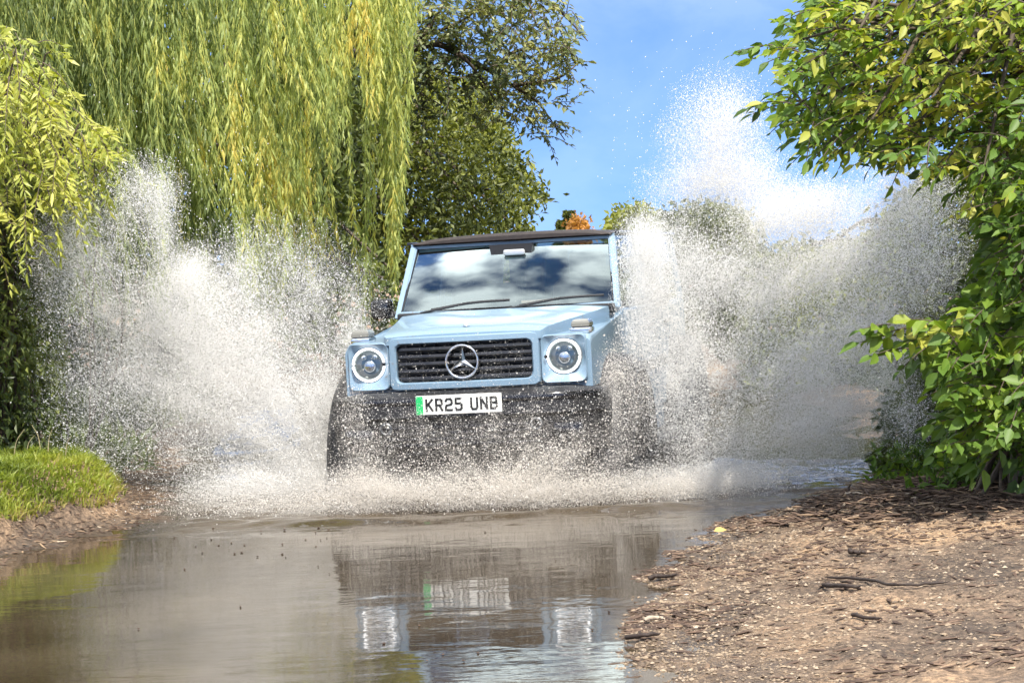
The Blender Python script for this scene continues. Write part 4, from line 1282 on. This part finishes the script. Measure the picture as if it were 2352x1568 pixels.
# low ground cover under the shrub and a bright weed
r = RS(61)
n = 5200
x = r.uniform(2.05, 3.6, n); y = r.uniform(11.3, 14.0, n)
sr = np.interp(y, SR_Y, SR_X); keep = x - sr > np.where(y < 12.4, .75, .05) + .15 * r.rand(n); x, y = x[keep], y[keep]; n = len(x)
z = ground_h(x, y) + r.rand(n) ** 2 * .20
P = np.stack([x, y, z], 1)
o = leaves_obj('undergrowth', P, rand_dirs(r, n, .3), rand_dirs(r, n, .8), r.uniform(.04, .085, n), r.uniform(.015, .04, n), clump_tint(P, r, 2, 0, .75), SMALL, M['broad_leaf'])
tag(o, 'low dark green undergrowth at the foot of the large-leaved shrub', 'undergrowth', kind='stuff')
for (xa, xb, ya, yb, side, lab) in ((-7.5, -2.2, 14.1, 23, 0, 'rough grass and low weeds on the left bank behind the spray'), (2.6, 8.0, 14.2, 26, 1, 'rough grass and low weeds on the right bank behind the spray')):
    n = 16000; x = r.uniform(xa, xb, n); y = r.uniform(ya, yb, n)
    d = (np.interp(y, SL_Y, SL_X) - x) if side == 0 else (x - np.interp(y, SR_Y, SR_X))
    keep = d > .35 + 1.0 * (fbm(np.stack([x, y, x * 0], 1) * .9, 2) - .4); x, y = x[keep], y[keep]; n = len(x)
    P = np.stack([x, y, ground_h(x, y) + r.rand(n) ** 2 * .12], 1)
    o = leaves_obj('undergrowth', P, rand_dirs(r, n, 1.1), rand_dirs(r, n, .3), r.uniform(.10, .26, n), r.uniform(.02, .04, n), clump_tint(P, r, 1, 0, .7), LANCE, M['dark_shaded'])
    tag(o, lab, 'undergrowth', kind='stuff')
wb = at(2195, 1105, 11.9)[0]; wb[2] = ground_h(np.array([wb[0]]), np.array([wb[1]]))[0]
wd_ = empty('weed', wb); tag(wd_, 'small bright yellow-green weed growing from the litter on the mud bank', 'weed')
acc = Acc(); P, D, N, L = [], [], [], []
for k in range(7):
    e = np.array([r.normal(0, .035), r.normal(0, .03), r.uniform(.07, .17)]); c = curve_pts([[0, 0, -.01], e * .5 + [0, 0, .02], e], 4); acc.tube(c, np.linspace(.004, .002, len(c)), 4)
    for j in range(5):
        p = c[2 + j if 2 + j < len(c) else -1]; a = r.rand() * 6.28
        P.append(p); D.append([math.cos(a), math.sin(a), .35]); N.append([r.normal(0, .3), -.3, 1]); L.append(r.uniform(.03, .05))
acc.build('stem', M['twig'], wd_)
P, D, N, L = map(np.array, (P, D, N, L))
LM4 = single_leaf_meshes('leaf', .5, M['shrub_yellow'])
place_single(wd_, LM4, P, D, N, L, r.uniform(.6, 1, len(P)))

# ------------------------------------------------------------------ litter on the mud bank
M['chip'] = leaf_mat('wood_chips', [(0, (.045, .028, .020)), (.45, (.12, .075, .05)), (.8, (.30, .21, .13)), (1, (.55, .47, .36))], .0, .8)
M['pebble'] = leaf_mat('pebbles', [(0, (.09, .065, .045)), (.5, (.28, .21, .14)), (.85, (.38, .30, .22)), (1, (.50, .45, .38))], .0, .75)
M['dark_wood'] = plain('dark_wet_wood', (.035, .022, .016), .7, noise=.4, nscale=50, bump=.4)
M['pale_wood'] = plain('pale_wood', (.38, .31, .23), .7, noise=.3, nscale=40)
M['yellow_leaf'] = plain('yellow_leaf', (.46, .32, .10), .6, noise=.2)


def bank_points(r, n, ymin, ymax, dens):
    x = r.uniform(.2, 3.7, n); y = r.uniform(ymin, ymax, n); sr = np.interp(y, SR_Y, SR_X)
    k = dens(x, y, x - sr); keep = r.rand(n) < k
    x, y = x[keep], y[keep]
    z = ground_h(x, y); k2 = z > -.012
    return np.stack([x, y, z], 1)[k2]


OCT_V = np.array([[1, 0, 0], [-1, 0, 0], [0, 1, 0], [0, -1, 0], [0, 0, 1], [0, 0, -1.0]])
OCT_F = np.array([[0, 2, 4], [2, 1, 4], [1, 3, 4], [3, 0, 4], [2, 0, 5], [1, 2, 5], [3, 1, 5], [0, 3, 5]])
def blobs(P, S, r, tint):
    n = len(P); V = OCT_V[None] * (1 + r.normal(0, .22, (n, 6, 1))) * S[:, None, :]
    a = r.rand(n) * 6.28; c, s = np.cos(a)[:, None], np.sin(a)[:, None]
    V = np.stack([V[..., 0] * c - V[..., 1] * s, V[..., 0] * s + V[..., 1] * c, V[..., 2]], -1) + P[:, None]
    F = (OCT_F[None] + (np.arange(n) * 6)[:, None, None]).reshape(-1, 3)
    return V.reshape(-1, 3), F, np.repeat(tint, 6)
r = RS(70)
P = bank_points(r, 120000, 6.6, 13.0, lambda x, y, d: np.clip(.25 + .5 * sstep(.9, .1, d), 0, 1) * (d > -.25))
s = .003 + .008 * r.rand(len(P)) ** 4; S = np.stack([s * r.uniform(.9, 1.6, len(s)), s, s * .6], 1)
V, F, T = blobs(P + [0, 0, .001], S, r, np.clip(r.beta(1.3, 2.4, len(P)) + .12 * (fbm(P * 2, 2) - .5), 0, 1))
o = link('gravel', np_mesh('gravel', V, F, T), M['pebble']); tag(o, 'fine brown gravel strewn over the mud bank', 'gravel', kind='stuff')


def chips(r, P, l0, l1, w0, w1, tint):
    """Bark flakes and bits of twig lying about, each a bent four-sided sliver."""
    n = len(P); a = r.normal(0, .55, n) + np.where(r.rand(n) < .3, r.rand(n) * 3, 0)
    L = r.uniform(l0, l1, n); W = r.uniform(w0, w1, n); tilt = r.normal(0, .16, n)
    d = np.stack([np.cos(a), np.sin(a), tilt], 1); d = unit(d); b = unit(np.cross(UP, d)); u = np.cross(d, b)
    bend = r.normal(0, .10, n)
    t = np.array([-.5, -.1, .25, .5]); taper = np.array([.35, 1, .9, .3])
    Vs = []
    for ti_, tp in zip(t, taper):
        c = P + d * (L * ti_)[:, None] + b * (bend * L * ti_ * ti_ * 4)[:, None] + u * (W * .35)[:, None]
        for (sb, su) in ((-1, 0), (0, .6), (1, 0), (0, -.6)):
            Vs.append(c + b * (W * tp * sb)[:, None] + u * (W * tp * su)[:, None])
    V = np.stack(Vs, 1); f = []
    for k in range(3):
        for j in range(4): f.append([k * 4 + j, k * 4 + (j + 1) % 4, k * 4 + 4 + (j + 1) % 4, k * 4 + 4 + j])
    f += [[3, 2, 1, 0], [12, 13, 14, 15]]
    F = (np.array(f)[None] + (np.arange(n) * 16)[:, None, None]).reshape(-1, 4)
    return V.reshape(-1, 3), F, np.repeat(tint, 16)
pile = lambda x, y, d: sstep(.05, .4, d) * sstep(10.1, 11.1, y + .25 * (x - 1.6)) * (.35 + .9 * sstep(.4, .6, fbm(np.stack([x, y, x * 0], 1) * 2.2, 2)))
P = bank_points(r, 30000, 9.8, 13.6, lambda x, y, d: np.clip(pile(x, y, d), 0, 1)); P[:, 2] += r.rand(len(P)) ** 2 * .035
V, F, T = chips(r, P, .025, .12, .003, .011, np.clip(r.beta(1.2, 2.6, len(P)), 0, 1))
o = link('wood_litter', np_mesh('wood_litter', V, F, T), M['chip']); tag(o, 'heap of dark bark chips and broken twigs below the shrub', 'litter', kind='stuff')
P = bank_points(r, 30000, 6.6, 12.4, lambda x, y, d: np.where(d > -.1, .22 + .35 * np.exp(-(d / .22) ** 2), 0) * (.3 + 1.4 * sstep(.45, .6, fbm(np.stack([x, y, x * 0], 1) * 1.7, 2))))
V, F, T = chips(r, P, .015, .095, .002, .009, np.clip(r.beta(.9, 3.4, len(P)), 0, 1))
o = link('bark_debris', np_mesh('bark_debris', V, F, T), M['chip']); tag(o, 'scattered dark bark flakes along the water edge and over the bank', 'debris', kind='stuff')


# roots, straw and crumbs on the cut edge of the left bank
n = 9000; x = r.uniform(-3.2, -1.9, n); y = r.uniform(10.2, 16.5, n); d = np.interp(y, SL_Y, SL_X) - x
z = ground_h(x, y); keep = (d > -.05) & (d < .75) & (z > .0) & (z < .34); P = np.stack([x, y, z], 1)[keep]
V, F, T = chips(r, P, .015, .09, .0015, .006, np.clip(r.beta(1.2, 1.8, len(P)), 0, 1))
o = link('root_litter', np_mesh('root_litter', V, F, T), M['chip']); tag(o, 'straw, roots and crumbs on the bare soil edge below the grass mound', 'litter', kind='stuff')


def stick(name, label, pts_px, rad, mat, group=None, lift=.006):
    a_ = np.array(pts_px, float); dd = []
    for (px, py) in a_:           # where the sight line meets the bank
        ys_ = np.linspace(6.5, 14, 400); w_ = at(np.full(400, px), np.full(400, py), ys_)
        j = np.argmax(w_[:, 2] < ground_h(w_[:, 0], w_[:, 1])); dd.append(w_[j])
    dd = np.array(dd); dd[:, 2] = ground_h(dd[:, 0], dd[:, 1]) + rad + lift
    c = curve_pts(dd, 6) if len(dd) > 2 else np.linspace(dd[0], dd[-1], 6); b = c[0].copy()
    c = c + RS(len(label)).normal(0, rad * .22, c.shape)
    acc = Acc(); acc.tube(c - b, rad * np.interp(np.linspace(0, 1, len(c)), [0, .06, .8, 1], [.3, 1, .7, .15]), 6)
    o = acc.build(name, M[mat]); o.location = b; tag(o, label, 'stick', group); return o
stick('twig', 'long thin dark twig lying across the sunlit mud bank', [(1895, 1332), (1990, 1340), (2060, 1352), (2150, 1348), (2185, 1342)], .007, 'dark_wood')
stick('twig', 'short thick dark stick just below the long twig on the mud bank', [(1890, 1352), (1940, 1356), (1985, 1354)], .010, 'dark_wood')
stick('twig', 'bleached pale stick lying at the water edge', [(1480, 1436), (1510, 1432), (1530, 1436)], .010, 'pale_wood', lift=.012)
stick('twig', 'dark stick lying at a slant low on the bank', [(1955, 1420), (1990, 1428), (2030, 1434)], .009, 'dark_wood')
stick('twig', 'dark lump of wet bark on the upper bank', [(1950, 1278), (1970, 1281), (1990, 1280)], .013, 'dark_wood')
stick('twig', 'dark sliver of bark poking into the water from the shore', [(1490, 1338), (1520, 1335), (1560, 1332)], .012, 'dark_wood', lift=.01)
stick('twig', 'lowest dark bark sliver jutting into the water', [(1435, 1478), (1480, 1470), (1520, 1468)], .011, 'dark_wood', lift=.01)
stick('twig', 'pale twig lying on the dark litter heap', [(1940, 1150), (1960, 1148), (1985, 1150)], .007, 'pale_wood', lift=.03)
stick('twig', 'pale bent stick at the far right end of the litter heap', [(2325, 1082), (2335, 1100), (2350, 1120)], .010, 'pale_wood', lift=.05)
b = at(1950, 1148, 12.0)[0]; b[2] = ground_h(np.array([b[0]]), np.array([b[1]]))[0]
acc = Acc(); acc.tube(np.array([[0, 0, -.02], [.004, 0, .03], [0, 0, .055], [.012, 0, .072]]), [.010, .008, .007, .004], 6)
o = acc.build('stub', M['dark_wood']); o.location = b; tag(o, 'small dark upright stub where the bank meets the water', 'stub')
# fallen yellow leaf
b = at(1640, 1232, 10.75)[0]; b[2] = max(.0, ground_h(np.array([b[0]]), np.array([b[1]]))[0]) + .018
V, F, T = leaf_arrays(np.zeros((1, 3)), np.array([[1, .2, .15]]), np.array([[-.1, -.75, 1.0]]), .07, .045, .5, OVATE)
o = link('fallen_leaf', np_mesh('fallen_leaf', V, F, T, smooth=True), M['yellow_leaf']); o.location = b; tag(o, 'fallen yellow leaf at the tip of the mud bank', 'leaf')
# specks floating on the calm water
r = RS(72); n = 46
q = np.stack([r.normal(600, 90, n), r.normal(1245, 25, n)], 1); q[26:] = np.stack([r.uniform(300, 1450, 20), r.uniform(1210, 1540, 20)], 1)
Yd = 6934. / (q[:, 1] - (602 - (q[:, 0] - 1176) * .0384)); P = at(q[:, 0], q[:, 1], Yd); P[:, 2] = .004
V, F, T = blobs(P, np.stack([r.uniform(.004, .011, n), r.uniform(.004, .010, n), np.full(n, .004)], 1), r, r.rand(n) * .3)
o = link('floating_specks', np_mesh('floating_specks', V, F, T), M['chip']); tag(o, 'dark specks of debris floating on the calm water', 'debris', kind='stuff')

# ================================================================== spray thrown up by the car
def points_object(name, P, R, mat):
    """A cloud of round droplets: one mesh of points with a radius each, drawn as spheres."""
    me = bpy.data.meshes.new(name)
    me.vertices.add(len(P)); me.vertices.foreach_set('co', np.asarray(P, np.float32).ravel())
    a = me.attributes.new('rad', 'FLOAT', 'POINT'); a.data.foreach_set('value', np.asarray(R, np.float32))
    me.materials.append(mat)
    o = bpy.data.objects.new(name, me); col.objects.link(o)
    ng = bpy.data.node_groups.new('droplets', 'GeometryNodeTree')
    ng.interface.new_socket('Geometry', in_out='INPUT', socket_type='NodeSocketGeometry')
    ng.interface.new_socket('Geometry', in_out='OUTPUT', socket_type='NodeSocketGeometry')
    gi, go = ng.nodes.new('NodeGroupInput'), ng.nodes.new('NodeGroupOutput')
    na = ng.nodes.new('GeometryNodeInputNamedAttribute'); na.data_type = 'FLOAT'; na.inputs['Name'].default_value = 'rad'
    mp_ = ng.nodes.new('GeometryNodeMeshToPoints'); sm = ng.nodes.new('GeometryNodeSetMaterial'); sm.inputs['Material'].default_value = mat
    ng.links.new(gi.outputs[0], mp_.inputs['Mesh']); ng.links.new(na.outputs['Attribute'], mp_.inputs['Radius'])
    ng.links.new(mp_.outputs['Points'], sm.inputs['Geometry']); ng.links.new(sm.outputs['Geometry'], go.inputs[0])
    md = o.modifiers.new('droplets', 'NODES'); md.node_group = ng
    return o


def spray(r, blobs_, origin, total, clump=.5, streak=9.0):
    """blobs_: (px, py, Y, half width px, half height px, half depth m, weight, tilt degrees). Thinned by noise that streaks away from origin."""
    w = np.array([b[6] * b[3] * b[4] for b in blobs_], float); w /= w.sum()
    out = []
    for b, k in zip(blobs_, (w * total * 2.0).astype(int)):
        px, py, Y_, hx, hy, hd, _, tl = b
        c = at(px, py, Y_)[0]; s = Y_ / F_PX
        g = r.normal(0, .55, (k, 3)); ln = np.linalg.norm(g, axis=1); g = g[ln < 1.35]
        a = math.radians(tl); u = g[:, 0] * hx * s; v = g[:, 2] * hy * s
        out.append(c + np.stack([u * math.cos(a) - v * math.sin(a), g[:, 1] * hd, u * math.sin(a) + v * math.cos(a)], 1))
    P = np.vstack(out)
    d = P - origin; dist = np.linalg.norm(d, axis=1); ang = np.arctan2(d[:, 2], d[:, 0]); el = np.arctan2(d[:, 1], np.hypot(d[:, 0], d[:, 2]))
    ns = .55 * fbm(np.stack([ang * streak, el * streak * .6, dist * 1.4], 1), 4) + .45 * fbm(P * 3.1 + 4, 4)
    keep = r.rand(len(P)) < np.clip((ns - .5) * 5.5 * clump + .5, .03, 1)
    P = P[keep]; P = P[P[:, 2] > .002]
    r.shuffle(P)
    return P[:total]


def sizes(r, n, fine=.0013, mid=.10, big=.012):
    R = fine * r.lognormal(0, .30, n)
    k = r.rand(n); R = np.where(k < mid, r.uniform(.0020, .0034, n), R); R = np.where(k < big, r.uniform(.0034, .0058, n), R)
    return R


LEFT = [  # px, py, Y, half w, half h, half depth, weight, tilt
    (690, 1080, 13.7, 130, 100, .3, 1.9, 0), (580, 1120, 13.4, 180, 50, .4, 1.2, 0), (640, 970, 13.8, 140, 120, .4, 1.5, 30), (740, 950, 13.8, 50, 130, .2, 1.5, 0),
    (500, 900, 13.8, 160, 140, .5, .95, 30), (330, 800, 14.0, 160, 160, .5, .72, 0), (580, 800, 14.0, 150, 110, .5, .95, 0), (430, 720, 14.0, 160, 130, .5, .9, 0),
    (375, 540, 14.1, 36, 110, .3, .9, 0), (430, 630, 14.1, 42, 65, .3, 1.4, -20), (340, 440, 13.2, 75, 75, .4, .5, 0), (240, 720, 14.0, 45, 60, .3, .5, 0),
    (220, 560, 12.9, 140, 130, .3, .34, 0), (150, 660, 12.7, 90, 170, .25, .19, 0), (230, 930, 12.9, 130, 140, .3, .22, 0), (400, 1040, 13.5, 150, 90, .5, .26, 0),
    (620, 620, 14.4, 190, 110, .5, .32, 0), (760, 700, 14.4, 120, 100, .4, .36, 0), (800, 790, 14.1, 60, 70, .3, .6, 0)]
RIGHT = [
    (1650, 240, 14.2, 90, 75, .35, .36, 0), (1640, 320, 14.2, 110, 85, .4, .70, 0), (1600, 430, 14.2, 120, 70, .4, .85, 0), (1700, 420, 14.2, 110, 80, .4, .85, 0),
    (1770, 500, 14.0, 110, 60, .4, 1.25, 0), (1870, 470, 14.0, 110, 60, .4, .95, -10), (1570, 600, 13.9, 120, 110, .5, .66, 0), (1750, 640, 13.9, 150, 110, .5, .85, 0),
    (1960, 560, 14.0, 150, 110, .5, .75, 0), (2080, 440, 14.0, 120, 90, .5, .45, 0), (2120, 600, 13.8, 110, 140, .5, .50, 0), (1960, 720, 13.6, 150, 130, .5, .68, 0),
    (1650, 850, 13.5, 150, 130, .4, .52, 0), (1850, 860, 13.4, 140, 130, .4, .75, 0), (1720, 1020, 13.2, 200, 90, .4, .70, 0), (1900, 980, 13.2, 110, 110, .35, .75, 0),
    (1620, 1100, 12.9, 200, 45, .3, 1.0, 0), (1540, 900, 12.8, 75, 150, .2, .32, 0), (1470, 790, 12.8, 50, 80, .2, .55, 0), (1490, 690, 13.3, 70, 120, .3, 1.1, 0), (1475, 570, 13.5, 60, 80, .3, .95, 0), (1560, 760, 13.4, 70, 110, .3, .7, 0), (2030, 850, 13.2, 80, 120, .3, .5, 0), (2080, 950, 12.6, 70, 90, .2, .2, 0)]
FRONT = [
    (1000, 1138, 12.25, 290, 46, .16, 1.25, 1), (1320, 1126, 12.2, 250, 46, .16, 1.15, 2), (790, 1138, 12.4, 150, 52, .2, 1.35, 1), (560, 1158, 12.5, 200, 36, .3, 1.0, 1), (1580, 1120, 12.3, 230, 38, .2, .85, 2),
    (1100, 1090, 12.3, 340, 55, .14, .55, 0), (840, 1070, 12.45, 70, 80, .12, .42, 0), (1430, 1050, 12.25, 60, 90, .12, .32, 0), (1290, 1060, 12.25, 90, 70, .12, .5, 30),
    (1120, 1000, 12.35, 340, 75, .12, .25, 0), (1450, 900, 12.3, 60, 110, .12, .28, 0), (1100, 900, 12.4, 340, 80, .12, .055, 0), (1405, 850, 12.3, 35, 70, .1, .42, 0), (810, 950, 12.5, 45, 100, .12, .25, 0), (1120, 790, 12.5, 320, 90, .1, .010, 0)]
r = RS(80)
OL, OR_ = at(800, 1140, 13.3)[0], at(1460, 1120, 13.2)[0]
P = spray(r, LEFT, OL, 1150000, clump=.34); o = points_object('water_spray', P, sizes(r, len(P), .00088, .05, .005), M['drops'])
tag(o, 'wide fan of cream-white water spray thrown up beside the car in front of the willow', 'spray', kind='stuff')
P = spray(r, RIGHT, OR_, 1230000, clump=.34); o = points_object('water_spray', P, sizes(r, len(P), .00088, .05, .005), M['drops'])
tag(o, 'tall plume of grey-white water spray between the car and the mud bank', 'spray', kind='stuff')
P = spray(r, FRONT, at(1130, 1160, 12.6)[0], 440000, clump=.36, streak=8); o = points_object('water_spray', P, sizes(r, len(P), .00078, .035, .004), M['muddy_drops'])
tag(o, 'low mist and flying drops in front of the bumper and wheels', 'spray', kind='stuff')
# single flying drops on the fringes and over the calm water
n = 4100
q = np.vstack([np.stack([r.normal(1610, 95, 800), r.normal(330, 110, 800)], 1), np.stack([r.normal(330, 170, 1100), r.normal(560, 150, 1100)], 1), np.stack([r.normal(2000, 140, 1100), r.normal(520, 150, 1100)], 1),
               np.stack([r.uniform(780, 1480, 700), r.normal(1000, 80, 700)], 1), np.stack([r.uniform(250, 1500, 400), r.normal(1220, 50, 400)], 1)])
P = at(q[:, 0], q[:, 1], np.where(q[:, 1] > 900, r.uniform(11.7, 12.3, n), r.uniform(12.6, 14.6, n))); P = P[P[:, 2] > .004]
o = points_object('flying_drops', P, .0016 + .0026 * r.rand(len(P)) ** 2, M['drops']); tag(o, 'stray larger water drops flying at the edges of the spray', 'drops', kind='stuff')

# torn strands of water flung outward with the drops
def slivers(r, blobs_, origin, total):
    P = spray(r, blobs_, origin, total, clump=.6); n = len(P)
    d = unit(unit(P - origin) + r.normal(0, .22, (n, 3)) + [0, 0, .15]); s = unit(np.cross(d, rand_dirs(r, n))); u = np.cross(d, s)
    L = .006 + .020 * r.rand(n) ** 3; W = r.uniform(.0007, .0016, n)
    V = (OCT_V[None, :, 0:1] * d[:, None] * L[:, None, None] + OCT_V[None, :, 1:2] * s[:, None] * W[:, None, None] + OCT_V[None, :, 2:3] * u[:, None] * W[:, None, None]) + P[:, None]
    return V.reshape(-1, 3), (OCT_F[None] + (np.arange(n) * 6)[:, None, None]).reshape(-1, 3)
for bl, og, k, lab in ((LEFT, OL, 26000, 'thin torn strands of water within the spray in front of the willow'), (RIGHT, OR_, 30000, 'thin torn strands of water within the tall plume beside the mud bank')):
    V, F = slivers(r, bl, og, k); o = link('water_strands', np_mesh('water_strands', V, F), M['drops']); tag(o, lab, 'spray', kind='stuff')
